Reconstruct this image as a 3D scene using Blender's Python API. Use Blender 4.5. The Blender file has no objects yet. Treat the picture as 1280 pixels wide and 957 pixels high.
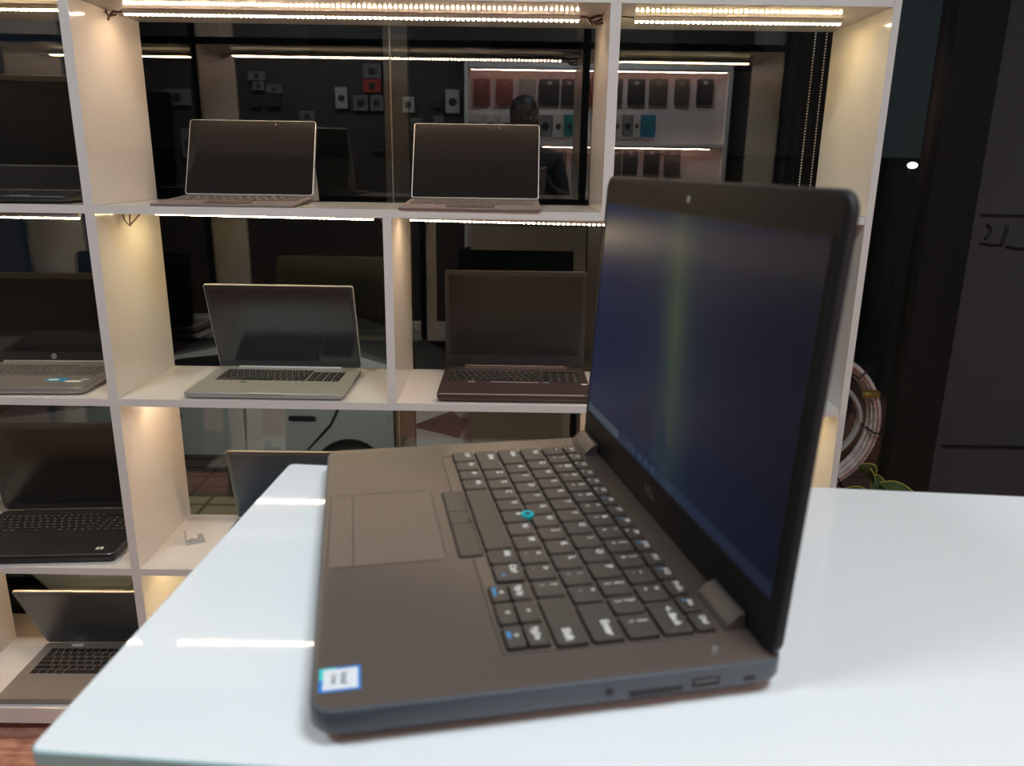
import bpy, bmesh, math, random
from mathutils import Vector, Matrix
random.seed(7)
S = bpy.context.scene
COL = S.collection
PI = math.pi

# ------------------------------------------------------------------ camera
CZ = 1.35396
cam_d = bpy.data.cameras.new('camera')
cam = bpy.data.objects.new('camera', cam_d); COL.objects.link(cam)
right = Vector((0.9998906144, 0.0039897611, 0.0142422272))
down = Vector((0.0147905115, -0.2697218900, -0.9628246688))
fwd = Vector((0.0, 0.9629299995, -0.2697513969))
cam.matrix_world = Matrix(((right.x, -down.x, -fwd.x, 0), (right.y, -down.y, -fwd.y, 0), (right.z, -down.z, -fwd.z, CZ), (0, 0, 0, 1)))
cam_d.sensor_width = 36.0
cam_d.lens = 975.036 * 36.0 / 1280.0
cam_d.clip_start = 0.01
cam_d.clip_end = 200
cam_d.dof.use_dof = True
cam_d.dof.focus_distance = 1.65
cam_d.dof.aperture_fstop = 9.5
S.camera = cam

# ------------------------------------------------------------------ exposure and world
S.view_settings.view_transform = 'Standard'
S.view_settings.look = 'None'
S.view_settings.exposure = 0.0
S.view_settings.gamma = 1.0
S.view_settings.use_curve_mapping = False
S.cycles.use_denoising = True
S.cycles.max_bounces = 8
S.cycles.transparent_max_bounces = 16
S.cycles.caustics_reflective = False
S.cycles.caustics_refractive = False
S.cycles.sample_clamp_indirect = 4.0
W = bpy.data.worlds.new('night_sky'); S.world = W; W.use_nodes = True
W.node_tree.nodes['Background'].inputs[0].default_value = (0.010, 0.014, 0.020, 1)
W.node_tree.nodes['Background'].inputs[1].default_value = 0.6
LED_POWER = 85.0        # emission of the warm LED chips
CEIL_POWER = 22.5       # watts of each cool ceiling panel
STREET_FILL_POWER = 15.0

# ------------------------------------------------------------------ materials
def mat(name, col, rough=0.5, metal=0.0, spec=0.5, coat=0.0, var=0.0, vscale=40.0, bump=0.0, bscale=200.0, trans=0.0, emis=None, estr=0.0, ior=1.45):
    m = bpy.data.materials.new(name); m.use_nodes = True
    nt = m.node_tree; b = nt.nodes['Principled BSDF']
    b.inputs['Base Color'].default_value = (*col, 1)
    b.inputs['Roughness'].default_value = rough
    b.inputs['Metallic'].default_value = metal
    b.inputs['Specular IOR Level'].default_value = spec
    b.inputs['Coat Weight'].default_value = coat
    b.inputs['Coat Roughness'].default_value = 0.05
    b.inputs['Transmission Weight'].default_value = trans
    b.inputs['IOR'].default_value = ior
    if emis:
        b.inputs['Emission Color'].default_value = (*emis, 1); b.inputs['Emission Strength'].default_value = estr
    tc = nt.nodes.new('ShaderNodeTexCoord')
    if var > 0:
        n = nt.nodes.new('ShaderNodeTexNoise'); n.inputs['Scale'].default_value = vscale; n.inputs['Detail'].default_value = 4
        r = nt.nodes.new('ShaderNodeMapRange'); r.inputs[3].default_value = 1 - var; r.inputs[4].default_value = 1 + var
        mx = nt.nodes.new('ShaderNodeVectorMath'); mx.operation = 'SCALE'; mx.inputs[0].default_value = col
        nt.links.new(tc.outputs['Object'], n.inputs['Vector']); nt.links.new(n.outputs[0], r.inputs[0])
        nt.links.new(r.outputs[0], mx.inputs['Scale']); nt.links.new(mx.outputs[0], b.inputs['Base Color'])
    if bump > 0:
        n2 = nt.nodes.new('ShaderNodeTexNoise'); n2.inputs['Scale'].default_value = bscale; n2.inputs['Detail'].default_value = 3
        bp = nt.nodes.new('ShaderNodeBump'); bp.inputs['Strength'].default_value = bump; bp.inputs['Distance'].default_value = 0.001
        nt.links.new(tc.outputs['Object'], n2.inputs['Vector']); nt.links.new(n2.outputs[0], bp.inputs['Height'])
        nt.links.new(bp.outputs[0], b.inputs['Normal'])
    return m

def glass_mat(name, tint, base, rough=0.0):
    """thin pane: clear straight through, mirror part rising with the angle"""
    m = bpy.data.materials.new(name); m.use_nodes = True
    nt = m.node_tree; nt.nodes.clear()
    o = nt.nodes.new('ShaderNodeOutputMaterial'); mx = nt.nodes.new('ShaderNodeMixShader')
    t = nt.nodes.new('ShaderNodeBsdfTransparent'); g = nt.nodes.new('ShaderNodeBsdfGlossy')
    t.inputs[0].default_value = (*tint, 1); g.inputs['Roughness'].default_value = rough; g.inputs[0].default_value = (1, 1, 1, 1)
    fr = nt.nodes.new('ShaderNodeFresnel'); fr.inputs[0].default_value = 1.5
    ad = nt.nodes.new('ShaderNodeMath'); ad.operation = 'ADD'; ad.inputs[1].default_value = base; ad.use_clamp = True
    nt.links.new(fr.outputs[0], ad.inputs[0]); nt.links.new(ad.outputs[0], mx.inputs[0])
    nt.links.new(t.outputs[0], mx.inputs[1]); nt.links.new(g.outputs[0], mx.inputs[2]); nt.links.new(mx.outputs[0], o.inputs[0])
    return m

def ramp_mat(name, c1, c2, scale, rough=0.4, stretch=(1, 1, 1), contrast=(0.35, 0.65), spec=0.5, detail=6):
    m = mat(name, c1, rough, spec=spec); nt = m.node_tree; b = nt.nodes['Principled BSDF']
    tc = nt.nodes.new('ShaderNodeTexCoord'); mp = nt.nodes.new('ShaderNodeMapping'); mp.inputs['Scale'].default_value = stretch
    n = nt.nodes.new('ShaderNodeTexNoise'); n.inputs['Scale'].default_value = scale; n.inputs['Detail'].default_value = detail
    cr = nt.nodes.new('ShaderNodeValToRGB'); cr.color_ramp.elements[0].position = contrast[0]; cr.color_ramp.elements[1].position = contrast[1]
    cr.color_ramp.elements[0].color = (*c1, 1); cr.color_ramp.elements[1].color = (*c2, 1)
    nt.links.new(tc.outputs['Object'], mp.inputs[0]); nt.links.new(mp.outputs[0], n.inputs['Vector'])
    nt.links.new(n.outputs[0], cr.inputs[0]); nt.links.new(cr.outputs[0], b.inputs['Base Color'])
    return m

def tile_mat(name, c1, c2, grout, sx, sy, rough=0.35, mortar=0.01):
    m = mat(name, c1, rough); nt = m.node_tree; b = nt.nodes['Principled BSDF']
    tc = nt.nodes.new('ShaderNodeTexCoord'); br = nt.nodes.new('ShaderNodeTexBrick')
    br.inputs['Color1'].default_value = (*c1, 1); br.inputs['Color2'].default_value = (*c2, 1); br.inputs['Mortar'].default_value = (*grout, 1)
    br.inputs['Scale'].default_value = 1.0; br.inputs['Mortar Size'].default_value = mortar
    br.inputs['Brick Width'].default_value = sx; br.inputs['Row Height'].default_value = sy; br.offset = 0.0
    nt.links.new(tc.outputs['Object'], br.inputs['Vector']); nt.links.new(br.outputs[0], b.inputs['Base Color'])
    return m

M = {}
M['laminate'] = mat('white_laminate', (0.80, 0.765, 0.72), 0.11, spec=0.5, var=0.02, vscale=6)
M['edge'] = mat('laminate_edge', (0.74, 0.715, 0.685), 0.4, var=0.03, vscale=12)
M['wall'] = mat('painted_wall', (0.060, 0.045, 0.038), 0.6, var=0.05, vscale=3)
M['ceiling'] = mat('ceiling_paint', (0.42, 0.40, 0.38), 0.8, var=0.02, vscale=3)
M['floor'] = ramp_mat('red_brown_floor', (0.34, 0.14, 0.10), (0.60, 0.34, 0.25), 22, 0.3, (1, 2.2, 1))
M['darkpanel'] = mat('dark_charcoal_panel', (0.066, 0.066, 0.072), 0.28, spec=0.5, var=0.15, vscale=1.5)
M['darkframe'] = mat('dark_window_frame', (0.014, 0.015, 0.015), 0.35, var=0.1, vscale=8)
M['pane'] = glass_mat('window_glass', (0.90, 0.93, 0.92), 0.045)
M['seam'] = mat('silicone_seam', (0.16, 0.145, 0.125), 0.4, var=0.5, vscale=80)
M['alu'] = mat('strip_aluminium', (0.7, 0.68, 0.64), 0.35, metal=0.8)
M['pcb'] = mat('strip_board', (0.75, 0.70, 0.6), 0.5)
M['wire'] = mat('dark_wire', (0.09, 0.045, 0.03), 0.5, var=0.2)
M['clear'] = mat('clear_acrylic', (.85, .83, .80), .12, trans=.45)
M['glasswhite'] = mat('white_backed_glass', (0.77, 0.79, 0.79), 0.03, spec=0.5, var=0.01, vscale=3, ior=1.5)
M['glassedge'] = mat('green_glass_edge', (0.34, 0.50, 0.50), 0.12, var=0.1, vscale=30)
M['countercab'] = mat('counter_laminate', (0.66, 0.68, 0.68), 0.4, var=0.02, vscale=5)

def emit(name, col, s):
    m = bpy.data.materials.new(name); m.use_nodes = True; nt = m.node_tree; nt.nodes.clear()
    o = nt.nodes.new('ShaderNodeOutputMaterial'); e = nt.nodes.new('ShaderNodeEmission')
    e.inputs[0].default_value = (*col, 1); e.inputs[1].default_value = s; nt.links.new(e.outputs[0], o.inputs[0]); return m
M['chip'] = emit('warm_led_chip', (1.0, 0.72, 0.46), LED_POWER)
M['chip_cool'] = emit('neutral_led_chip', (1.0, 0.76, 0.40), LED_POWER * .9)
M['chip_pink'] = emit('rosy_led_chip', (1.0, 0.60, 0.46), 330)
M['panel_light'] = emit('ceiling_panel_light', (0.86, 0.95, 1.0), 3.0)

# ------------------------------------------------------------------ mesh helpers
class MB:
    def __init__(s): s.bm = bmesh.new(); s.mats = []
    def mi(s, m):
        if m is None: return 0
        if m not in s.mats: s.mats.append(m)
        return s.mats.index(m)
    def quad_rings(s, rings, m=None, cap=True, closed=True):
        k = s.mi(m); vr = [[s.bm.verts.new(p) for p in r] for r in rings]; n = len(vr[0])
        for a, b in zip(vr[:-1], vr[1:]):
            for i in range(n if closed else n - 1):
                f = s.bm.faces.new((a[i], a[(i + 1) % n], b[(i + 1) % n], b[i])); f.material_index = k
        if cap:
            s.bm.faces.new(list(reversed(vr[0]))).material_index = k; s.bm.faces.new(vr[-1]).material_index = k
        return vr
    def box(s, x0, x1, y0, y1, z0, z1, m=None, bev=0.0, rot=None):
        if bev <= 0:
            rings = [[(x0, y0, z), (x1, y0, z), (x1, y1, z), (x0, y1, z)] for z in (z0, z1)]
        else:
            b = bev
            def rr(z, i): return [(x0 + i, y0 + i, z), (x1 - i, y0 + i, z), (x1 - i, y1 - i, z), (x0 + i, y1 - i, z)]
            rings = [rr(z0, b), rr(z0 + b, 0), rr(z1 - b, 0), rr(z1, b)]
        if rot: rings = [[rot @ Vector(p) for p in r] for r in rings]
        s.quad_rings(rings, m); return s
    def rslab(s, x0, x1, y0, y1, z0, z1, r, m=None, bev=0.0, seg=6, top=None, rot=None):
        """slab with rounded corners; top: material of its upper face"""
        def ring(z, i):
            out = []; rr = max(r - i, 1e-5); a, b, c, d = x0 + i, x1 - i, y0 + i, y1 - i
            for cx, cy, st in ((b - rr, c + rr, -PI / 2), (b - rr, d - rr, 0), (a + rr, d - rr, PI / 2), (a + rr, c + rr, PI)):
                for k in range(seg + 1):
                    t = st + PI / 2 * k / seg; out.append((cx + rr * math.cos(t), cy + rr * math.sin(t), z))
            return out
        zs = [(z0, 0), (z1, 0)] if bev <= 0 else [(z0, bev), (z0 + bev * .3, bev * .3), (z0 + bev, 0), (z1 - bev, 0), (z1 - bev * .3, bev * .3), (z1, bev)]
        rings = [ring(*q) for q in zs]
        if rot: rings = [[rot @ Vector(p) for p in q] for q in rings]
        vr = s.quad_rings(rings, m)
        if top is not None:
            s.bm.faces.ensure_lookup_table(); s.bm.faces[-1].material_index = s.mi(top)
        return s
    def prism(s, pts, z0, z1, m=None):
        s.quad_rings([[(p[0], p[1], z) for p in pts] for z in (z0, z1)], m); return s
    def loft(s, rings, m=None, cap=True): s.quad_rings(rings, m, cap); return s
    def tube(s, pts, r, m=None, n=8, rf=None):
        P = [Vector(p) for p in pts]; rings = []; up = None
        for i, p in enumerate(P):
            d = (P[min(i + 1, len(P) - 1)] - P[max(i - 1, 0)]).normalized()
            if up is None:
                up = Vector((0, 0, 1)) if abs(d.z) < .9 else Vector((1, 0, 0))
            a = d.cross(up).normalized(); b = a.cross(d).normalized(); up = b
            q = rf(i / (len(P) - 1)) if rf else r
            rings.append([p + (a * math.cos(2 * PI * k / n) + b * math.sin(2 * PI * k / n)) * q for k in range(n)])
        s.quad_rings(rings, m); return s
    def lathe(s, prof, c=(0, 0, 0), m=None, n=20, axis='z'):
        rings = []
        for r, z in prof:
            ring = []
            for k in range(n):
                t = 2 * PI * k / n; x, y = r * math.cos(t), r * math.sin(t)
                p = (x, y, z) if axis == 'z' else ((z, x, y) if axis == 'x' else (y, z, x))
                ring.append((p[0] + c[0], p[1] + c[1], p[2] + c[2]))
            rings.append(ring)
        s.quad_rings(rings, m); return s
    def sphere(s, c, r, m=None, n=10, sc=(1, 1, 1)):
        prof = [(max(1e-5, r * math.sin(PI * i / n)), -r * math.cos(PI * i / n)) for i in range(n + 1)]
        rings = [[(c[0] + q * math.cos(2 * PI * k / (n * 2)) * sc[0], c[1] + q * math.sin(2 * PI * k / (n * 2)) * sc[1], c[2] + z * sc[2]) for k in range(n * 2)] for q, z in prof]
        s.quad_rings(rings, m); return s
    def build(s, name, m=None, parent=None, smooth=False, loc=None):
        me = bpy.data.meshes.new(name)
        bmesh.ops.recalc_face_normals(s.bm, faces=s.bm.faces)
        s.bm.to_mesh(me); s.bm.free()
        for q in (s.mats or [m]): me.materials.append(q)
        if smooth:
            for p in me.polygons: p.use_smooth = True
            try: me.set_sharp_from_angle(angle=math.radians(38))
            except Exception: pass
        o = bpy.data.objects.new(name, me); COL.objects.link(o)
        if parent: o.parent = parent
        if loc: o.location = loc
        return o

def tag(o, label=None, cat=None, group=None, kind=None):
    if label: o['label'] = label
    if cat: o['category'] = cat
    if group: o['group'] = group
    if kind: o['kind'] = kind
    return o
def empty(name, loc=(0, 0, 0), rz=0.0, label=None, cat=None, group=None):
    o = bpy.data.objects.new(name, None); COL.objects.link(o); o.location = loc; o.rotation_euler = (0, 0, rz); o.empty_display_size = .05
    return tag(o, label, cat, group)
def struct(o): o['kind'] = 'structure'; return o
def dup(root, loc, label, rz=None, group=None):
    r = root.copy(); COL.objects.link(r); r.location = loc; r['label'] = label
    if rz is not None: r.rotation_euler = (0, 0, rz)
    if group: r['group'] = group
    for ch in list(root.children):
        c = ch.copy(); COL.objects.link(c); c.parent = r
        for g in list(ch.children):
            d = g.copy(); COL.objects.link(d); d.parent = c
    return r

_txt = {}
def text_mesh(body, size, ext=0.00003, align='CENTER'):
    key = (body, size)
    if key in _txt: return _txt[key]
    cu = bpy.data.curves.new('t', 'FONT'); cu.body = body; cu.size = size; cu.extrude = ext; cu.align_x = align; cu.align_y = 'CENTER'; cu.resolution_u = 2; cu.offset = size * .022
    to = bpy.data.objects.new('t', cu); COL.objects.link(to); bpy.context.view_layer.update()
    me = bpy.data.meshes.new_from_object(to.evaluated_get(bpy.context.evaluated_depsgraph_get()))
    bpy.data.objects.remove(to); bpy.data.curves.remove(cu); _txt[key] = me
    return me
def text_obj(name, body, size, m, parent, loc, rot=(0, 0, 0), label=None):
    me = text_mesh(body, size).copy(); me.materials.clear(); me.materials.append(m)
    o = bpy.data.objects.new(name, me); COL.objects.link(o); o.parent = parent; o.location = loc; o.rotation_euler = rot
    if label: o['label'] = label
    return o

# ------------------------------------------------------------------ room shell
RX0, RX1, RY0, RY1, RZ = -3.0, 2.3, -0.92, 2.05, 2.75
struct(MB().box(RX0 - .1, RX1 + .1, RY0 - .1, RY1 + .06, -0.1, 0).build('floor', M['floor']))
struct(MB().box(RX0 - .1, RX1 + .1, RY0 - .1, RY1 + .06, RZ, RZ + .1).build('ceiling', M['ceiling']))
struct(MB().box(RX0 - .1, RX1 + .1, RY0 - .1, RY0, 0, RZ).build('wall_back', M['wall']))
struct(MB().box(RX0 - .1, RX0, RY0, RY1, 0, RZ).build('wall_left', M['wall']))
struct(MB().box(RX1, RX1 + .1, RY0, RY1, 0, RZ).build('wall_right', M['darkpanel']))
# shop window
struct(MB().box(RX0, 1.055, RY1, RY1 + .008, 0.0, 2.55).build('window_1', M['pane']))
struct(MB().box(RX0, RX1, RY1 - .01, RY1 + .05, 2.55, RZ).build('trim_1', M['darkframe']))
f = MB(); f.box(1.045, 1.165, RY1 - .03, RY1 + .05, 0, 2.55, bev=.003)
struct(f.build('trim_2', M['darkframe']))
struct(MB().box(RX0, 1.04, 1.905, 2.035, 0, .055, bev=.003).build('trim_9', mat('beige_stone_sill', (.60, .53, .42), .45, var=.08, vscale=9)))
struct(MB().box(.190, .222, RY1 - .02, RY1 - .0005, 0, 2.55, bev=.002).build('trim_3', M['darkframe']))
struct(MB().box(-.3115, -.3085, RY1 - .0035, RY1 - .0005, 0, 2.55).build('trim_4', M['seam']))
d = MB(); d.box(1.17, RX1, RY1 - .012, RY1 + .045, 0, 2.55)
door = struct(d.build('door_1', M['darkpanel']))
g = MB(); g.box(1.19, RX1 - .02, RY1 - .020, RY1 - .0125, 1.246, 1.249); g.box(1.19, RX1 - .02, RY1 - .020, RY1 - .0125, .62, .624)
g.build('door_rail', M['darkframe'], door)
# faint dark lettering-like marks stuck on the door
k = MB()
k.tube([(1.208 + .012 * math.cos(a), RY1 - .014, 1.205 + .017 * math.sin(a)) for a in [PI * .5 - PI * i / 8 for i in range(9)]], .004, n=6)
k.tube([(1.262, RY1 - .014, 1.222), (1.258, RY1 - .014, 1.19), (1.256, RY1 - .014, 1.172)], .004, n=6)
k.tube([(1.200, RY1 - .014, 1.176), (1.225, RY1 - .014, 1.172), (1.256, RY1 - .014, 1.172)], .0035, n=6)
k.tube([(1.268, RY1 - .014, 1.168), (1.30, RY1 - .014, 1.163), (1.36, RY1 - .014, 1.163)], .0035, n=6)
k.build('painted_mark', mat('mark_black', (.006, .006, .006), .6), door)

# ------------------------------------------------------------------ shelving unit
SY0, SY1 = 1.60, 1.89
TOPS = [0.071, 0.451, 0.857, 1.263, 1.666, 2.060]
TH = .0165
unit = empty('shelving_unit', (0, SY0, 0), 0, 'tall white open shelving unit with warm LED strips standing against the shop window', 'shelves')
def sb(x0, x1, z0, z1, name):
    m = MB(); y0, y1 = 0.0, SY1 - SY0
    m.box(x0, x1, y0 + .0012, y1, z0, z1, M['laminate'])
    m.box(x0, x1, y0, y0 + .0010, z0, z1, M['edge'])
    return m.build(name, None, unit)
for i, z in enumerate(TOPS):
    th = .042 if i == 0 else (.018 if i >= 4 else TH)
    sb(-1.75, .7045, z - th, z, 'shelf_board')
def seg(i): return (TOPS[i] + .0002, TOPS[i + 1] - (.018 if i + 1 >= 4 else TH) - .0002)
for i in range(5):
    a, b = seg(i)
    for x in [-1.385, -.865] + ([.175] if i in (0, 1, 3, 4) else []) + ([-.2655, .46] if i == 2 else []):
        sb(x, x + (.0175 if x == -.2655 else .020), a, b, 'divider')
sb(.7055, .7195, 0, 2.060, 'side_panel'); sb(-1.770, -1.751, 0, 2.060, 'side_panel')
MB().box(-1.74, .70, .05, .07, 0, .0288).build('plinth', M['edge'], unit)

def led_strip(x0, x1, y0, y1, zt, label, grp, chip='chip', n_wire='both'):
    """aluminium strip light screwed under a board; zt = underside of the board"""
    L = math.hypot(x1 - x0, y1 - y0); a = math.atan2(y1 - y0, x1 - x0)
    r = empty('led_strip', (x0, y0, zt), a, label, 'strip light', grp)
    MB().box(0, L, -.006, .006, -.0085, -.0003, bev=.0006).build('housing', M['alu'], r)
    MB().box(.002, L - .002, -.005, .005, -.0092, -.0086).build('circuit_board', M['pcb'], r)
    c = MB(); n = int(L / .0105)
    for i in range(n):
        x = .006 + i * (L - .012) / (n - 1); c.box(x - .0026, x + .0026, -.0045, .0045, -.0118, -.0093)
    tag(c.build('light_chips', M[chip], r), kind='stuff')
    return r
def leads(pts_list, zt, label, r=.0012):
    m = MB()
    for p in pts_list: m.tube(p, r, n=6)
    o = m.build('wire_lead', M['wire'], None, True)
    return tag(o, label, 'wire', 'loose wires at the strip light ends')
U = [z - (.018 if i >= 4 else TH) for i, z in enumerate(TOPS)]
G = 'warm strip lights under the shelf boards'
led_strip(-.805, .128, 1.735, 1.735, U[4], 'long bright warm strip light under the top board, left of the middle divider', G)
led_strip(.238, .660, 1.735, 1.728, U[4], 'shorter yellowish strip light under the top board, right of the middle divider', G, 'chip_cool')
led_strip(-1.34, -.905, 1.700, 1.700, U[4], 'strip light under the top board at the left edge of the photo', G, 'chip_cool')
led_strip(-.800, -.300, 1.77, 1.70, U[3], 'strip light hidden under the tablet shelf above the silver laptop', G, 'chip_cool')
led_strip(-.225, .420, 1.70, 1.609, U[3], 'strip light along the front edge above the dark brown laptop', G)
led_strip(-1.34, -.880, 1.62, 1.609, U[3], 'strip light along the front edge above the left silver laptop with stickers', G, 'chip_cool')
led_strip(-.815, .140, 1.735, 1.735, U[2], 'strip light under the board below the silver laptop', G)
led_strip(-1.34, -.900, 1.72, 1.72, U[2], 'strip light above the black laptop at the left', G)
led_strip(-.815, .140, 1.72, 1.72, U[1], 'strip light under the lowest middle board, above the yellow lit side', G, 'chip_cool')
led_strip(-1.34, -.900, 1.70, 1.70, U[1], 'strip light above the lowest grey laptop', G)
led_strip(-.843, .140, 1.735, 1.735, U[5], 'strip light in the bay above the photo, mirrored in the counter glass', G)
led_strip(-1.34, -.868, 1.735, 1.735, U[5], 'strip light in the bay above the photo at its left', G)
led_strip(.24, .66, 1.73, 1.73, U[2], 'strip light under the board right behind the big laptop', G, 'chip_cool')
led_strip(.24, .66, 1.73, 1.73, U[1], 'strip light under the lowest board behind the counter at the right', G)
z = U[4]
leads([[(-.80, 1.735, z - .003), (-.815, 1.737, z - .006), (-.828, 1.742, z - .004)], [(-.828, 1.742, z - .003), (-.833, 1.735, z - .012), (-.836, 1.73, z - .022)], [(-.840, 1.733, z - .004), (-.834, 1.731, z - .015), (-.82, 1.737, z - .010)]], z, 'brown wire ends beside the top left strip light', .0022)
leads([[(.128, 1.735, z - .003), (.142, 1.733, z - .004), (.150, 1.72, z - .018), (.172, 1.72, z - .008)], [(.150, 1.722, z - .012), (.160, 1.715, z - .020), (.173, 1.713, z - .016)], [(.146, 1.735, z - .006), (.158, 1.724, z - .004), (.173, 1.722, z - .001)]], z, 'bundle of brown wires beside the middle divider under the top board', .003)
leads([[(.238, 1.735, z - .003), (.215, 1.733, z - .001), (.205, 1.72, z - .006), (.2, 1.715, z - .03)]], z, 'single grey wire at the left end of the right top strip light', .0014)
z = U[3]
leads([[(-.80, 1.77, z - .003), (-.815, 1.74, z - .004), (-.825, 1.70, z - .03)], [(-.843, 1.71, z - .001), (-.835, 1.70, z - .02), (-.825, 1.70, z - .032), (-.832, 1.72, z - .004)]], z, 'twisted brown wires at the top of the bay with the silver laptop', .0016)
leads([[(-.30, 1.70, z - .003), (-.283, 1.69, z - .01), (-.275, 1.68, z - .03), (-.283, 1.68, z - .034)]], z, 'short wire with clip hanging at the divider above the silver laptop', .0014)

# ------------------------------------------------------------------ counter
cr = empty('display_counter', (-.2134, .289, 0), 0, 'white glass topped shop counter under the open laptop', 'counter')
P = [(0, 0), (1.51, -.106), (1.51, .230), (.0204, .3468)]
def rounded(P, r, seg=5):
    out = []; n = len(P)
    for i in range(n):
        p = Vector(P[i]); a = (Vector(P[i - 1]) - p).normalized(); b = (Vector(P[(i + 1) % n]) - p).normalized()
        for k in range(seg + 1):
            t = k / seg; q0 = p + a * r; q1 = p + b * r
            out.append(tuple((1 - t) ** 2 * q0 + 2 * t * (1 - t) * p + t * t * q1))
    return out
gt = MB(); RP = rounded(P, .006)
def inset(P, d):
    c = Vector((sum(p[0] for p in P) / len(P), sum(p[1] for p in P) / len(P)))
    return [tuple(Vector(p) + Vector((d if p[0] < c.x else -d, d if p[1] < c.y else -d))) for p in P]
gt.quad_rings([[(*p, 1.0925) for p in RP], [(*p, 1.0992) for p in RP], [(*p, 1.10) for p in inset(RP, .0009)]], M['glassedge'])
gt.bm.faces.ensure_lookup_table(); gt.bm.faces[-1].material_index = gt.mi(M['glasswhite'])
gt.build('glass_top', None, cr)
MB().prism(rounded(inset(P, .004), .006), .08, 1.0922).build('cabinet_body', M['countercab'], cr)
MB().prism(inset(P, .04), 0, .0798).build('kick_plinth', M['darkframe'], cr)

# ------------------------------------------------------------------ the open laptop on the counter
M['deck'] = mat('brown_black_soft_deck', (0.098, 0.076, 0.063), 0.30, spec=0.6, var=0.03, vscale=40, bump=.04, bscale=3000)
M['chassis'] = mat('dark_grey_chassis', (0.064, 0.078, 0.096), 0.40, spec=0.5, var=0.05, vscale=60)
M['keycap'] = mat('dark_keycap', (0.062, 0.054, 0.047), 0.42, spec=0.45, var=0.04, vscale=300)
M['well'] = mat('well_and_gap_shade', (0.007, 0.006, 0.006), 0.6)
M['pad'] = mat('touchpad_surface', (0.115, 0.090, 0.075), 0.32, spec=0.5, var=0.02)
M['groove'] = mat('groove_black', (0.010, 0.009, 0.009), 0.6)
M['legend'] = mat('white_legend', (0.75, 0.74, 0.70), 0.5, emis=(1, 1, 1), estr=0.0)
M['legendblue'] = mat('blue_legend', (0.04, 0.35, 0.75), 0.5)
M['teal'] = mat('teal_rubber', (0.01, 0.42, 0.48), 0.5, bump=.2, bscale=2500)
M['bezel'] = mat('matte_bezel', (0.016, 0.0145, 0.014), 0.45, spec=0.10, var=0.04)
M['hinge'] = mat('hinge_grey', (0.085, 0.08, 0.078), 0.35, metal=.3)
M['port'] = mat('port_black', (0.006, 0.006, 0.007), 0.45)

HR = math.radians(11.529 - 90)
LT = .0195
lap = empty('laptop', (-.1543, .6174, 1.10), HR, 'large dark open laptop with teal pointing stick standing on the white counter', 'laptop')
WD, DP = .3336, .232
b = MB()
# tapered rounded base: foot-edge drawn in underneath
def rrect(x0, x1, y0, y1, z, r, seg=7):
    out = []
    for cx, cy, st in ((x1 - r, y0 + r, -PI / 2), (x1 - r, y1 - r, 0), (x0 + r, y1 - r, PI / 2), (x0 + r, y0 + r, PI)):
        for k in range(seg + 1):
            t = st + PI / 2 * k / seg; out.append((cx + r * math.cos(t), cy + r * math.sin(t), z))
    return out
i_ = lambda d, z, r: rrect(d, WD - d, d, DP - d, z, r)
b.quad_rings([i_(.0085, .0012, .010), i_(.0052, .0022, .012), i_(.0040, .0060, .012), i_(.0008, .0075, .012), i_(0, .0095, .012), i_(0, .0176, .012), i_(.0004, .0189, .0117), i_(.0016, LT, .0105)], M['chassis'])
b.bm.faces.ensure_lookup_table(); b.bm.faces[-1].material_index = b.mi(M['deck'])
base = b.build('base', None, lap, True)
m = MB()
for x, y, w in ((.05, .02, .05), (WD - .10, .02, .05), (.05, .20, .05), (WD - .10, .20, .05)): m.rslab(x, x + w, y, y + .01, 0.0, .0016, .003)
m.build('rubber_foot', M['port'], lap)
# near side ports (x = WD side), each a sub-part of the base
def port(y0, y1, z0, z1, nm, mm=None, r=.0008):
    q = MB(); q.box(WD - .0010, WD + .00025, y0, y1, z0, z1, bev=.0002)
    return q.build(nm, mm or M['port'], base)
q = MB(); q.lathe([(.0001, -.001), (.0022, -.001), (.0022, .0003), (.0001, .0003)], (WD, .139, .0128), axis='x', n=16); q.build('audio_jack', M['port'], base)
port(.149, .1765, .0085, .0118, 'card_slot')
port(.181, .1955, .0092, .0145, 'usb_port')
q = MB(); q.box(WD - .001, WD + .0004, .1825, .194, .0122, .0132); q.build('usb_tongue', mat('usb_grey', (.12, .12, .12), .4), base)
port(.2085, .2145, .0095, .0125, 'lock_slot')
# deck details
t = MB()   # touchpad
t.rslab(.0975, .2035, .005, .0765, LT - .0004, LT + .00012, .003)
t.build('touchpad', M['pad'], lap)
t = MB()
for x0, x1, y0, y1 in ((.0969, .0975, .008, .074), (.2035, .2041, .008, .074), (.100, .201, .0764, .0769), (.100, .201, .0046, .0050), (.0985, .2025, .0199, .0205)):
    t.box(x0, x1, y0, y1, LT, LT + .00022)
t.build('touchpad_groove', M['groove'], lap)
t = MB()
t.rslab(.1035, .2045, .0838, .0998, LT - .0003, LT + .0002, .002)
t.build('button_well', M['groove'], lap)
for x0, x1 in ((.1045, .1392), (.1398, .1582), (.1588, .2036)):
    t = MB(); t.rslab(x0, x1, .0850, .0990, LT, LT + .0013, .0015, bev=.0005)
    if x1 - x0 < .02: t.rslab(x0 + .002, x1 - .002, .0965, .0990, LT + .0012, LT + .0020, .001)
    t.build('pointer_button', M['keycap'], lap)
t = MB()
t.tube([(.0305, .200, LT), (.0305, .0925, LT), (.1030, .0925, LT)], .0003, n=4)
t.build('keyboard_border', M['groove'], lap); t = MB()
t.tube([(.2055, .0925, LT), (.3060, .0925, LT), (.3085, .20, LT)], .0003, n=4)
t.build('keyboard_border', M['groove'], lap)
KW = MB(); KW.rslab(.0262, .3068, .0945, .2080, LT - .0009, LT + .00005, .002); KW.build('keyboard_frame', M['deck'], lap)

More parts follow.
